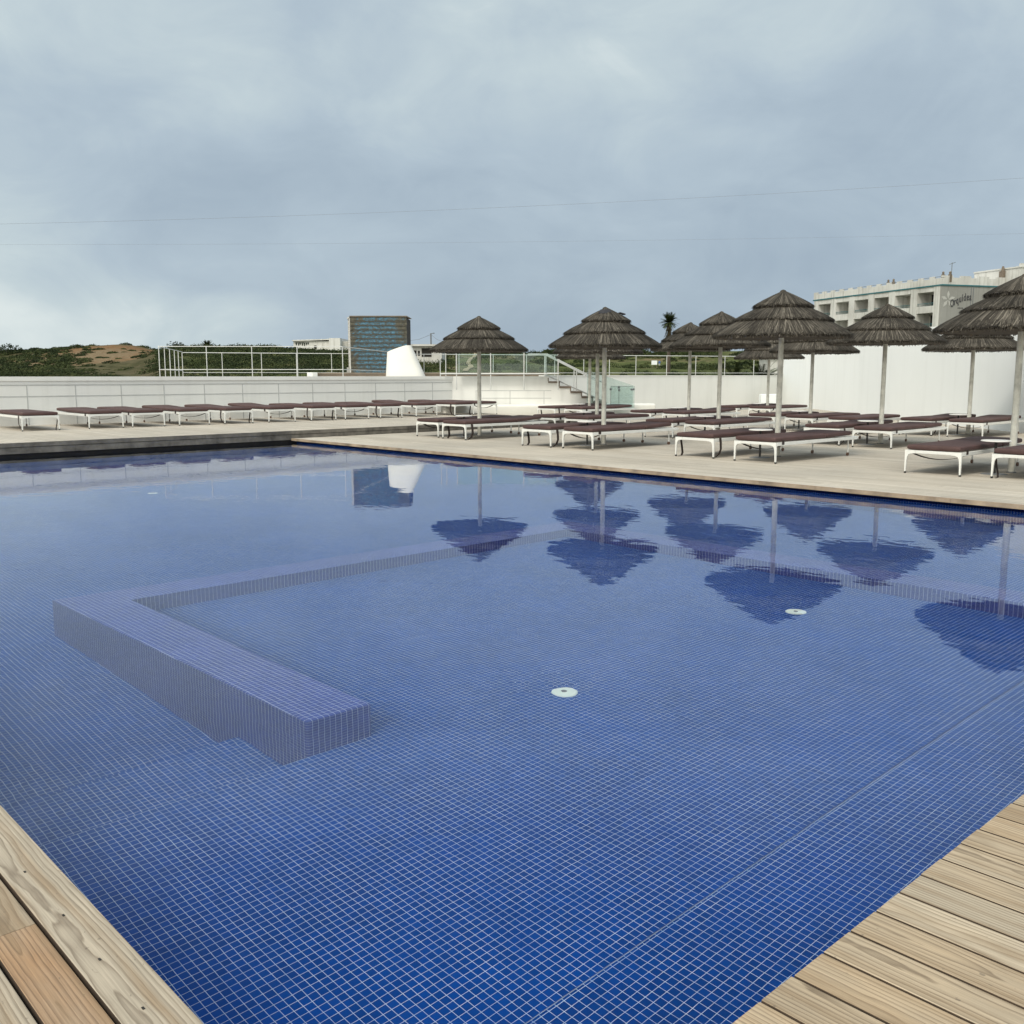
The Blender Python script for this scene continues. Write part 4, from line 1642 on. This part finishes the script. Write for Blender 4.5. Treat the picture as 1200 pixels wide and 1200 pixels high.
def palm(px, dd, ztop, label, crown=1.3, skirt=True, zb=None, tr=0.2):
    p = pt(px, dd)
    z = float(terr_h(np.array([p.x]), np.array([p.y]))[0]) if zb is None else zb
    t_ = thing('palm_tree', (p.x, p.y, z), label, 'palm tree')
    H_ = ztop - z - crown * 0.55
    MB().tube([(0, 0, -0.3), (0.05, 0, H_ * 0.5), (0, 0, H_)], [tr * 1.2, tr, tr * 0.9], 10).build('trunk', M_trunk, t_)
    Q = []
    for k in range(90):
        el = rg.uniform(-0.45, 1.4)
        Q += frond_quads(rg, (0, 0, H_), rg.uniform(0, 6.28), el, crown * rg.uniform(0.8, 1.1), rg.uniform(0.2, 0.7), 12, crown * 0.36)
    quads_obj('crown', np.array(Q), M_palm, t_)
    if skirt:
        Q = []
        for k in range(60):
            Q += frond_quads(rg, (0, 0, H_ - rg.uniform(0.0, crown * 1.5)), rg.uniform(0, 6.28), rg.uniform(-1.25, -0.3), crown * rg.uniform(0.55, 0.9), 0.4, 9, crown * 0.28)
        quads_obj('dead_fronds', np.array(Q), M_deadpalm, t_)


palm(783, 112, zof(371, 112), 'tall fan palm with a shaggy skirt of dead fronds behind the parasols', 1.12)
palm(245, 165, zof(402, 165), 'small palm standing on the hill crest behind the railing', 1.3, False, None, 0.15)
# low date palms by the back railing
for i, (px, dd, lab) in enumerate(((862, 58, 'low arching palm behind the railing left of the tall wall'), (893, 60, 'low arching palm behind the railing against the tall wall corner'))):
    p = pt(px, dd)
    z = float(terr_h(np.array([p.x]), np.array([p.y]))[0])
    t_ = thing('low_palm', (p.x, p.y, z), lab, 'palm', 'low palms behind the railing')
    Q = []
    for k in range(34):
        Q += frond_quads(rg, (0, 0, 0.5), rg.uniform(0, 6.28), rg.uniform(0.35, 1.4), rg.uniform(1.5, 2.1), rg.uniform(0.7, 1.5), 26, 0.34)
    quads_obj('crown', np.array(Q), M_palm, t_)
    MB().tube([(0, 0, -0.3), (0, 0, 0.6)], [0.28, 0.22], 10).build('trunk', M_trunk, t_)

# ------------------------------------------------------------------ tower with the blue tile mural
def mural_mat():
    m, gg, b, o = newmat('tile_mural')
    tcx = gg.n('ShaderNodeTexCoord').outputs['Object']
    x, y, z = gg.sep(tcx)
    TWW, THH = TW_W, TW_H
    # sail shaped blue field made of separate tiles
    u = gg.math('DIVIDE', gg.math('ABSOLUTE', x), TWW / 2)
    v = gg.math('DIVIDE', z, THH)
    n = gg.noise(tcx, 2.1, 5.0, 0.65, 0.3)
    n2 = gg.noise(gg.mapping(tcx, scale=(1.6, 1, 3.0)), 4.5, 4.0, 0.65)
    shape = gg.math('ADD', gg.math('MULTIPLY', gg.math('SUBTRACT', 0.92, u), 0.9), gg.math('MULTIPLY', gg.math('SUBTRACT', n, 0.5), 2.2))
    shape = gg.math('SUBTRACT', shape, gg.math('MULTIPLY', gg.math('ABSOLUTE', gg.math('SUBTRACT', v, 0.50)), 0.62))
    f1 = gg.mr(shape, -0.16, 0.12)
    f1 = gg.math('MULTIPLY', f1, gg.mr(n2, 0.40, 0.54, 0.10, 1.0))
    blue = gg.mix(gg.mr(n2, 0.4, 0.75), rgb(0.020, 0.075, 0.115), rgb(0.10, 0.24, 0.35))
    brown = gg.mix(gg.mr(gg.noise(tcx, 7.0, 5.0, 0.7), 0.35, 0.65), rgb(0.034, 0.034, 0.024), rgb(0.098, 0.092, 0.064))
    c = gg.mix(f1, brown, blue)
    # tile joints
    fx = gg.math('FRACT', gg.math('MULTIPLY', x, 9.0))
    jt = gg.mr(fx, 0.90, 0.96, 0.0, 0.45)
    c = gg.mix(jt, c, rgb(0.03, 0.03, 0.025))
    gg.set(b.inputs['Base Color'], c)
    b.inputs['Roughness'].default_value = 0.45
    return m


TD = 41.6
TW_W = (477.3 - 411.5) / 1141.3 * TD
ztop_t = zof(371, TD)
zbase_t = 1.421
TW_H = ztop_t - zbase_t
pc = pt(444.4, TD)
t = thing('mural_tower', (pc.x, pc.y, zbase_t), 'square derelict tower clad in horizontal strips of blue and brown tiles', 'tower', None, HEAD - PI / 2)
M_mural = mural_mat()
M_ledge = simple('grey_brown_ledge', (0.085, 0.078, 0.062), 0.9, 0.4, 6.0)
NSL = 14
sh = (TW_H - 0.0) / NSL
hw = TW_W / 2
m = MB()
m.box(-hw + 0.01, hw - 0.03, 0.06, 1.9, 0.0, TW_H - 0.05)
m.build('core', M_dark, t)
for k in range(NSL):
    z0 = k * sh
    j_ = rnd.uniform(-0.012, 0.012)
    m = MB().box(-hw, hw + j_, 0.0, 0.05, z0 + 0.012, z0 + sh - 0.030)
    m.build('tile_band', M_mural, t)
    m = MB().box(-hw, hw + 0.006 + j_, -0.028, 0.052, z0 + sh - 0.028, z0 + sh + 0.0)
    m.build('ledge', M_ledge, t)
m = MB().box(-hw - 0.015, hw + 0.015, -0.04, 1.95, TW_H + 0.001, TW_H + 0.035)
m.build('roof_slab', M_plank, t)
# slim white side frame with openings (turned towards the left)
def para(m, x0, y0, x1, y1, wx, wy, z0, z1):
    q = [(x0, y0), (x1, y1), (x1 + wx, y1 + wy), (x0 + wx, y0 + wy)]
    m.add([(*p_, z0) for p_ in q] + [(*p_, z1) for p_ in q], [(3, 2, 1, 0), (4, 5, 6, 7), (0, 1, 5, 4), (1, 2, 6, 5), (2, 3, 7, 6), (3, 0, 4, 7)])
m = MB().box(-hw - 0.215, -hw - 0.165, 0.75, 0.90, 0.0, TW_H - 0.06)
m.build('side_post', M_hotel, t)
m = MB().box(-hw - 0.04, -hw - 0.003, 0.0, 0.12, 0.0, TW_H - 0.06)
m.build('side_post', M_hotel, t)
for k in range(12):
    z0 = TW_H - 0.22 - k * 0.185
    m = MB()
    para(m, -hw - 0.19, 0.76, -hw - 0.02, 0.03, 0.015, 0.06, z0, z0 + 0.06)
    m.build('side_rung', M_hotel, t)
m = MB()
para(m, -hw - 0.25, 0.78, -hw - 0.017, -0.04, 0.0, 1.1, TW_H - 0.055, TW_H - 0.0)
o = m.build('side_cap', M_hotel, t)
fix_normals(o)
m = MB().rbox(-hw - 0.20, -hw + 0.02, 0.08, 0.7, 0.0, 0.42, 0.02, 1)
m.build('foot_block', M_concrete, t)

# ------------------------------------------------------------------ low white buildings
M_graf = simple('dark_graffiti', (0.05, 0.06, 0.05), 0.9)
BD = 175.0
t = thing('white_building', pt(376, BD, 4.0), 'low white flat roofed building with dark graffiti left of the mural tower', 'building', None, HEAD - PI / 2)
pxm = BD / 1141.3
zt_, zb_ = zof(397.5, BD) - 4.0, -1.5
m = MB().box((345 - 376) * pxm, (393 - 376) * pxm, 0, 8, zb_, zt_ - 0.35)
m.build('wall', M_hotel, t)
m = MB().add([((344 - 376) * pxm, -0.3, zt_ - 0.35), ((394 - 376) * pxm, -0.3, zt_ - 0.1), ((394 - 376) * pxm, 8.2, zt_ - 0.1), ((344 - 376) * pxm, 8.2, zt_ - 0.35),
              ((344 - 376) * pxm, -0.3, zt_ - 0.15), ((394 - 376) * pxm, -0.3, zt_ + 0.1), ((394 - 376) * pxm, 8.2, zt_ + 0.1), ((344 - 376) * pxm, 8.2, zt_ - 0.15)],
             [(3, 2, 1, 0), (4, 5, 6, 7), (0, 1, 5, 4), (1, 2, 6, 5), (2, 3, 7, 6), (3, 0, 4, 7)])
m.build('roof', M_hotel, t)
m = MB().box((388 - 376) * pxm, (401 - 376) * pxm, -1.2, 7.5, zb_, zt_ + 0.15)
m.build('wing', M_hotel, t)
m = MB().box((401 - 376) * pxm, (410 - 376) * pxm, 0.5, 7.0, zb_, zt_ - 0.35)
m.build('wing', M_recess, t)
m = MB()
for px, wv_, hv in ((348.5, 0.35, 0.55), (351, 0.25, 0.6), (353, 0.3, 0.45), (355.5, 0.35, 0.6), (358, 0.3, 0.7), (360.3, 0.25, 0.5), (362.3, 0.3, 0.4)):
    xx = (px - 376) * pxm
    m.add([(xx - wv_ * 0.6, -0.02, zt_ - 0.55), (xx + wv_ * 0.6, -0.02, zt_ - 0.55), (xx + 0.08, -0.02, zt_ - 0.55 - hv), (xx - 0.08, -0.02, zt_ - 0.55 - hv),
           (xx - wv_ * 0.6, -0.004, zt_ - 0.55), (xx + wv_ * 0.6, -0.004, zt_ - 0.55), (xx + 0.08, -0.004, zt_ - 0.55 - hv), (xx - 0.08, -0.004, zt_ - 0.55 - hv)],
          [(0, 1, 2, 3), (7, 6, 5, 4), (0, 4, 5, 1), (1, 5, 6, 2), (2, 6, 7, 3), (3, 7, 4, 0)])
m.build('graffiti', M_graf, t)
m = MB().box((369 - 376) * pxm, (372 - 376) * pxm, -0.03, -0.005, zt_ - 1.7, zt_ - 1.1)
m.build('window', M_dark, t)
BD = 130.0
t = thing('white_building', pt(502, BD, 1.5), 'low white building with dark openings partly behind the left parasol', 'building', None, HEAD - PI / 2)
pxm = BD / 1141.3
z1 = zof(403.5, BD) - 1.5
m = MB().box((482 - 502) * pxm, (518 - 502) * pxm, 0, 6, -1.5, z1 - 0.25)
m.build('wall', M_hotel, t)
m = MB().box((481 - 502) * pxm, (519 - 502) * pxm, -0.5, 6.2, z1 - 0.249, z1)
m.build('roof', M_hotel, t)
for a, b_, za, zb2 in ((485, 488.5, 0.9, 1.6), (490, 492.5, 0.95, 1.5), (494.5, 506, 0.6, 1.65)):
    m = MB().box((a - 502) * pxm, (b_ - 502) * pxm, -0.02, -0.005, z1 - zb2, z1 - zb2 + (zb2 - za) + 0.1)
    m.build('opening', M_dark, t)
# utility pole
PD = 150.0
p = pt(505.5, PD)
zb_ = 2.0
t = thing('utility_pole', (p.x, p.y, zb_), 'thin utility pole with lamp arm rising behind the low white building', 'utility pole')
MB().tube([(0, 0, 0), (0, 0, zof(390.5, PD) - zb_)], 0.11, 8).build('pole', M_grey, t)
zp = zof(391, PD) - zb_
ar = MB()
ar.tube([(0, 0, zp), (0.35 * SH, -0.35 * CH, zp + 0.05)], 0.05, 6)
ar.rbox(0.4 * SH - 0.15, 0.4 * SH + 0.15, -0.4 * CH - 0.1, -0.4 * CH + 0.1, zp, zp + 0.12, 0.02, 2)
ar.build('lamp_arm', M_grey, t)
m = MB()
p0 = pt(505.5, PD, zof(392, PD))
p1 = pt(520, PD - 10, zof(400, PD - 10))
m.tube([p0, (p0 + p1) / 2 - Vector((0, 0, 0.25)), p1], 0.03, 5)
p1 = pt(478, PD + 5, zof(399.5, PD + 5))
m.tube([p0, (p0 + p1) / 2 - Vector((0, 0, 0.25)), p1], 0.025, 5)
wpart(m, 'wire', M_cable, t)

# terracotta roofed house glimpsed beside the tall wall
HD = 95.0
t = thing('house', pt(912, HD, 1.0), 'small house with a terracotta roof peeping past the tall white wall', 'house', None, HEAD - PI / 2)
pxm = HD / 1141.3
m = MB().box(-0.9, 3.5, 0, 4, -0.5, zof(419, HD) - 1.0)
m.build('wall', M_hotel, t)
z1 = zof(419, HD) - 1.0
m = MB().add([(-1.1, -0.3, z1), (3.7, -0.3, z1), (3.7, 4.3, z1), (-1.1, 4.3, z1), (-1.1, 2.0, z1 + 0.75), (3.7, 2.0, z1 + 0.75)], [(0, 1, 5, 4), (2, 3, 4, 5), (0, 4, 3), (1, 2, 5), (3, 2, 1, 0)])
m.build('roof', M_roof, t)

# ------------------------------------------------------------------ hotel
HZT = 16.0
HA = Vector((158.27, 90.69, 0))
HB = Vector((144.98, 62.78, 0))
HC = Vector((160.5, 55.45, 0))
ft = (HB - HA).normalized()
Lf = (HB - HA).length
fn = Vector((ft.y, -ft.x, 0))
if fn.dot(-HB) < 0: fn = -fn                    # towards the camera
ANG = math.atan2(ft.y, ft.x)
t = thing('hotel', (HA.x, HA.y, 0), 'weathered white hotel block with recessed balconies and a grey lettered side wall', 'hotel', None, ANG)
# local frame: +x along the facade from A to B, outside = -y or +y
inv = Matrix.Rotation(-ANG, 4, 'Z')
sgn = 1.0 if (inv @ fn).y > 0 else -1.0        # sign of local y that faces the camera
Dp = 16.0


def hb(m, x0, x1, d0, d1, z0, z1):
    """box: depth measured inwards from the facade plane"""
    a, b__ = sorted((-sgn * d0, -sgn * d1))
    return m.box(x0, x1, a, b__, z0, z1)


PB = 14.55                                       # underside of the teal line
FLH = 3.05
ncol = 6
cw = [0.0, 2.0]
open_w = 3.55
pitchc = (Lf - 1.0) / ncol
m = MB()
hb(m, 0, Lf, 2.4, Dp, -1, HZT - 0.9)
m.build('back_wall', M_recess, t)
# slabs between storeys
mw = MB()
z = PB - 0.75
levels = []
for k in range(5):
    zt2 = PB - 0.72 - k * FLH
    levels.append((zt2 - 2.05, zt2))
zprev = PB + 0.0
for (zo0, zo1) in levels:
    hb(mw, 0, Lf, 0.0, 2.38, zo1, zprev)
    zprev = zo0
hb(mw, 0, Lf, 0.0, 2.38, -1.0, zprev)
mw.build('wall', M_hotel, t)
for c in range(ncol + 1):
    mp = MB()
    for (zo0, zo1) in (( -0.9, PB - 0.02),):
        x0 = c * pitchc - (pitchc - open_w) / 2 + 0.5
        hb(mp, max(0.0, x0), min(Lf, x0 + (pitchc - open_w)), -0.061, 2.379, zo0, zo1)
    mp.build('pier', M_hotel, t)
for (zo0, zo1) in levels[:3]:
    for c in range(ncol):
        x0 = c * pitchc + (pitchc - open_w) / 2 + 0.5
        m = MB()
        for q in range(14):
            xx = x0 + 0.03 + (open_w - 0.06) * q / 13
            hb(m, xx - 0.015, xx + 0.015, 0.10, 0.13, zo0, zo0 + 0.40)
        hb(m, x0, x0 + open_w, 0.08, 0.15, zo0 + 0.40, zo0 + 0.46)
        m.build('balcony_rail', M_teal, t)
        m = MB()
        hb(m, x0 + 0.35, x0 + 1.9, 2.33, 2.395, zo0 + 0.05, zo0 + 1.85)
        w_ = m.build('window', M_dark if (c + int(zo0)) % 3 else M_recess, t)
# side wall
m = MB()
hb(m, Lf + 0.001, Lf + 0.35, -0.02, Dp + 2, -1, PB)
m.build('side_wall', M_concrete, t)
m = MB()
for dpt in (5.2, 5.6):
    hb(m, Lf + 0.351, Lf + 0.40, dpt, dpt + 0.12, -1, PB - 0.1)
hb(m, Lf + 0.351, Lf + 0.39, -0.01, 10, PB - 5.6, PB - 5.5)
m.build('wall_trim', M_grey, t)
m = MB()
hb(m, -0.35, Lf + 0.45, -0.12, Dp + 2.2, PB + 0.001, PB + 0.20)
m.build('cornice', M_teal, t)
m = MB()
hb(m, -0.2, Lf + 0.36, -0.06, 0.25, PB + 0.201, HZT - 0.32)
hb(m, Lf + 0.05, Lf + 0.355, 0.251, Dp + 2.2, PB + 0.201, HZT - 0.25)
nb = 13
for q in range(nb):
    x0 = -0.2 + (Lf + 0.2) * q / nb
    hb(m, x0, x0 + (Lf / nb) * 0.42, -0.055, 0.245, HZT - 0.319, HZT - 0.02)
for q in range(5):
    d0 = -0.05 + q * 3.3
    hb(m, Lf + 0.055, Lf + 0.35, d0, d0 + 1.9, HZT - 0.249, HZT + 0.02)
m.build('parapet', M_hotel, t)
for q in range(nb):
    m = MB()
    x0 = -0.2 + (Lf + 0.2) * q / nb + (Lf / nb) * 0.42
    hb(m, x0, x0 + (Lf / nb) * 0.58, 0.05, 0.12, HZT - 0.14, HZT - 0.08)
    m.build('parapet_rail', M_grey, t)
for xx, dd in ((Lf * 0.585, 1.0), (Lf * 0.625, 1.0), (Lf - 0.3, 0.6), (Lf + 0.2, 1.4)):
    m = MB()
    hb(m, xx - 0.2, xx + 0.2, dd - 0.2, dd + 0.2, HZT - 0.9, HZT + 0.2)
    m.tube([(xx, -sgn * dd, HZT + 0.2), (xx, -sgn * dd, HZT + 0.5), (xx, -sgn * dd, HZT + 0.65)], [0.13, 0.18, 0.06], 8)
    m.build('chimney', M_plank, t)
m = MB()
m.tube([(Lf + 0.25, -sgn * 1.6, HZT), (Lf + 0.25, -sgn * 1.6, HZT + 1.9)], 0.05, 5)
m.tube([(Lf - 0.3, -sgn * 1.6, HZT + 1.7), (Lf + 0.9, -sgn * 1.6, HZT + 1.85)], 0.04, 5)
m.build('antenna', M_grey, t)
# upper rear wing
m = MB()
hb(m, Lf - 6, Lf + 3.0, 11.5, 30, 10, HZT + 1.25)
m.build('rear_wing', M_hotel, t)
m = MB()
hb(m, Lf - 6.1, Lf + 3.1, 11.4, 30, HZT + 1.251, HZT + 1.45)
for q in range(9):
    hb(m, Lf + 2.6, Lf + 3.05, 11.6 + 2.0 * q, 12.7 + 2.0 * q, HZT + 1.451, HZT + 1.85)
m.build('rear_parapet', M_hotel, t)
m = MB()
hb(m, Lf + 3.001, Lf + 3.03, 12.4, 14.0, HZT - 0.8, HZT + 0.6)
m.build('window', M_recess, t)
m = MB()
hb(m, Lf - 0.5, Lf + 0.3, 11.0, 11.4, HZT - 0.9, HZT + 1.0)
m.tube([(Lf, -sgn * 11.2, HZT + 1.0), (Lf, -sgn * 11.2, HZT + 1.7)], [0.25, 0.15], 8)
m.build('chimney', M_step, t)


# lettering on the side wall
def text_mesh(s, size):
    cu = bpy.data.curves.new('lettering', 'FONT')
    cu.body = s
    cu.size = size
    cu.extrude = 0.02
    cu.offset = 0.022
    ob = bpy.data.objects.new('lettering', cu)
    COL.objects.link(ob)
    bpy.context.view_layer.update()
    dg = bpy.context.evaluated_depsgraph_get()
    me_ = bpy.data.meshes.new_from_object(ob.evaluated_get(dg))
    COL.objects.unlink(ob)
    bpy.data.objects.remove(ob)
    xs_ = [v.co.x for v in me_.vertices]
    return me_, (max(xs_) if xs_ else size * 0.5)


m = MB()
word = 'Orqu\u00eddea'
cur = 0.0
size = 1.5
adv = {'O': 0.80, 'r': 0.46, 'q': 0.66, 'u': 0.64, '\u00ed': 0.36, 'd': 0.66, 'e': 0.62, 'a': 0.60}
pos = []
for ch in word:
    pos.append(cur)
    cur += adv.get(ch, 0.6) * size
tot = cur
XL = Lf + 0.352
# on the wall: horizontal axis = inwards depth, seen from outside (x > Lf): depth runs to the right
D0, Z0 = 1.65, PB - 3.15
for ch, p_ in zip(word, pos):
    me_, wd_ = text_mesh(ch, size)
    u = p_ / tot
    rise_ = 1.15 * math.sin(u * PI * 0.58)
    slope = math.atan(1.15 * PI * 0.58 * math.cos(u * PI * 0.58) / tot)
    vs = []
    for v in me_.vertices:
        lx = v.co.x * math.cos(slope) - v.co.y * math.sin(slope)
        ly = v.co.x * math.sin(slope) + v.co.y * math.cos(slope)
        vs.append((XL + 0.03 + v.co.z, -sgn * (D0 + p_ * 0.53 + lx * 0.60), Z0 + rise_ + ly))
    m.add(vs, [tuple(q.vertices) for q in me_.polygons])
    bpy.data.meshes.remove(me_)
m.build('sign_lettering', M_letter, t)
m = MB()
for q in range(11):
    if q in (4,): continue
    hb(m, XL, XL + 0.02, 3.0 + q * 0.26, 3.16 + q * 0.26, Z0 - 0.12, Z0 + 0.06)
m.build('small_lettering', M_letter, t)
m = MB()
for q in range(5):
    a = q * 2 * PI / 5 + 0.3
    cx_, cz_ = 1.15, Z0 + 1.15
    pts = []
    for r_, da in ((0.1, 0), (0.8, -0.32), (1.3, 0.0), (0.8, 0.32)):
        pts.append((cx_ + r_ * math.cos(a + da), cz_ + r_ * math.sin(a + da)))
    vs = [(XL + 0.025, -sgn * p_[0], p_[1]) for p_ in pts] + [(XL + 0.001, -sgn * p_[0], p_[1]) for p_ in pts]
    m.add(vs, [(0, 1, 2, 3), (7, 6, 5, 4), (0, 4, 5, 1), (1, 5, 6, 2), (2, 6, 7, 3), (3, 7, 4, 0)])
m.build('emblem', M_emblem, t)

# ------------------------------------------------------------------ person and notice board on the heath
PD = 205.0
p = pt(772.5, PD)
zg = float(terr_h(np.array([p.x]), np.array([p.y]))[0])
p = Vector((p.x, p.y, zg))
t = thing('person', p, 'person in a blue top and pale trousers walking across the heath', 'person', None, HEAD + 0.6)
bmv = bmesh.new()
pts = {'hip': (0, 0, 0.92), 'chest': (0.02, 0, 1.30), 'neck': (0.03, 0, 1.47), 'head': (0.05, 0, 1.62), 'top': (0.05, 0, 1.72),
       'shL': (0.02, 0.18, 1.40), 'elL': (-0.05, 0.24, 1.12), 'haL': (0.08, 0.23, 0.90), 'shR': (0.02, -0.18, 1.40), 'elR': (-0.02, -0.25, 1.13), 'haR': (0.16, -0.22, 0.95),
       'hL': (0, 0.10, 0.88), 'kL': (0.12, 0.10, 0.48), 'aL': (0.10, 0.10, 0.07), 'tL': (0.26, 0.10, 0.03), 'hR': (0, -0.10, 0.88), 'kR': (-0.04, -0.10, 0.48), 'aR': (-0.24, -0.10, 0.10), 'tR': (-0.10, -0.10, 0.04)}
rad = {'hip': 0.15, 'chest': 0.16, 'neck': 0.06, 'head': 0.10, 'top': 0.07, 'shL': 0.07, 'elL': 0.048, 'haL': 0.04, 'shR': 0.07, 'elR': 0.048, 'haR': 0.04,
       'hL': 0.095, 'kL': 0.065, 'aL': 0.045, 'tL': 0.035, 'hR': 0.095, 'kR': 0.065, 'aR': 0.045, 'tR': 0.035}
ed = [('hip', 'chest'), ('chest', 'neck'), ('neck', 'head'), ('head', 'top'), ('chest', 'shL'), ('shL', 'elL'), ('elL', 'haL'), ('chest', 'shR'), ('shR', 'elR'), ('elR', 'haR'),
      ('hip', 'hL'), ('hL', 'kL'), ('kL', 'aL'), ('aL', 'tL'), ('hip', 'hR'), ('hR', 'kR'), ('kR', 'aR'), ('aR', 'tR')]
keys = list(pts)
me = bpy.data.meshes.new('body')
me.from_pydata([pts[k] for k in keys], [(keys.index(a), keys.index(b_)) for a, b_ in ed], [])
body = bpy.data.objects.new('body', me)
COL.objects.link(body)
md = body.modifiers.new('skin', 'SKIN')
for k, sv in zip(keys, me.skin_vertices[0].data):
    sv.radius = (rad[k], rad[k])
    sv.use_root = (k == 'hip')
body.modifiers.new('sub', 'SUBSURF').levels = 1
bpy.context.view_layer.update()
me2 = bpy.data.meshes.new_from_object(body.evaluated_get(bpy.context.evaluated_depsgraph_get()))
bpy.data.objects.remove(body)


def person_mat():
    m, gg, b, o = newmat('person_clothes')
    z_ = gg.sep(gg.n('ShaderNodeTexCoord').outputs['Object'])[2]
    c = gg.mix(gg.math('GREATER_THAN', z_, 0.95), rgb(0.55, 0.55, 0.52), rgb(0.05, 0.12, 0.35))
    c = gg.mix(gg.math('GREATER_THAN', z_, 1.47), c, rgb(0.35, 0.2, 0.13))
    c = gg.mix(gg.math('GREATER_THAN', z_, 1.66), c, rgb(0.05, 0.03, 0.02))
    gg.set(b.inputs['Base Color'], c)
    return m


me2.materials.clear()
me2.materials.append(person_mat())
bo = bpy.data.objects.new('body', me2)
COL.objects.link(bo)
bo.parent = t
p = pt(766.5, 190.0)
zg = float(terr_h(np.array([p.x]), np.array([p.y]))[0])
t = thing('notice_board', (p.x, p.y, zg), 'blank white notice board on posts beside the walking person', 'notice board', None, HEAD - PI / 2)
MB().box(-0.55, 0.55, -0.03, 0.03, 0.75, 1.55).build('panel', M_white, t)
for s in (-0.4, 0.4):
    MB().box(s - 0.04, s + 0.04, 0.031, 0.1, -0.2, 1.5).build('post', M_plank, t)

# ------------------------------------------------------------------ overhead cables
for i, (ya, yb, yc, lab) in enumerate(((264, 242.5, 206, 'upper thin overhead cable crossing the whole sky'), (286.5, 283.5, 273, 'lower thin overhead cable crossing the whole sky'))):
    P = []
    A, Bm, Cc = (-60, ya, 62.0), (600, yb, 58.0), (1260, yc - (3 if i == 0 else 1), 55.0)
    for k in range(25):
        u = k / 24
        px = -60 + 1320 * u
        py = A[1] * (1 - u) * (1 - 2 * u) + 4 * u * (1 - u) * Bm[1] + Cc[1] * u * (2 * u - 1)
        dd = A[2] + (Cc[2] - A[2]) * u
        q = pt(px, dd)
        P.append((q.x, q.y, zof(py, dd)))
    o = MB().tube(P, 0.0065 if i == 0 else 0.0042, 5).build('overhead_cable', M_cable)
    tag(o, lab, 'cable', 'overhead cables')
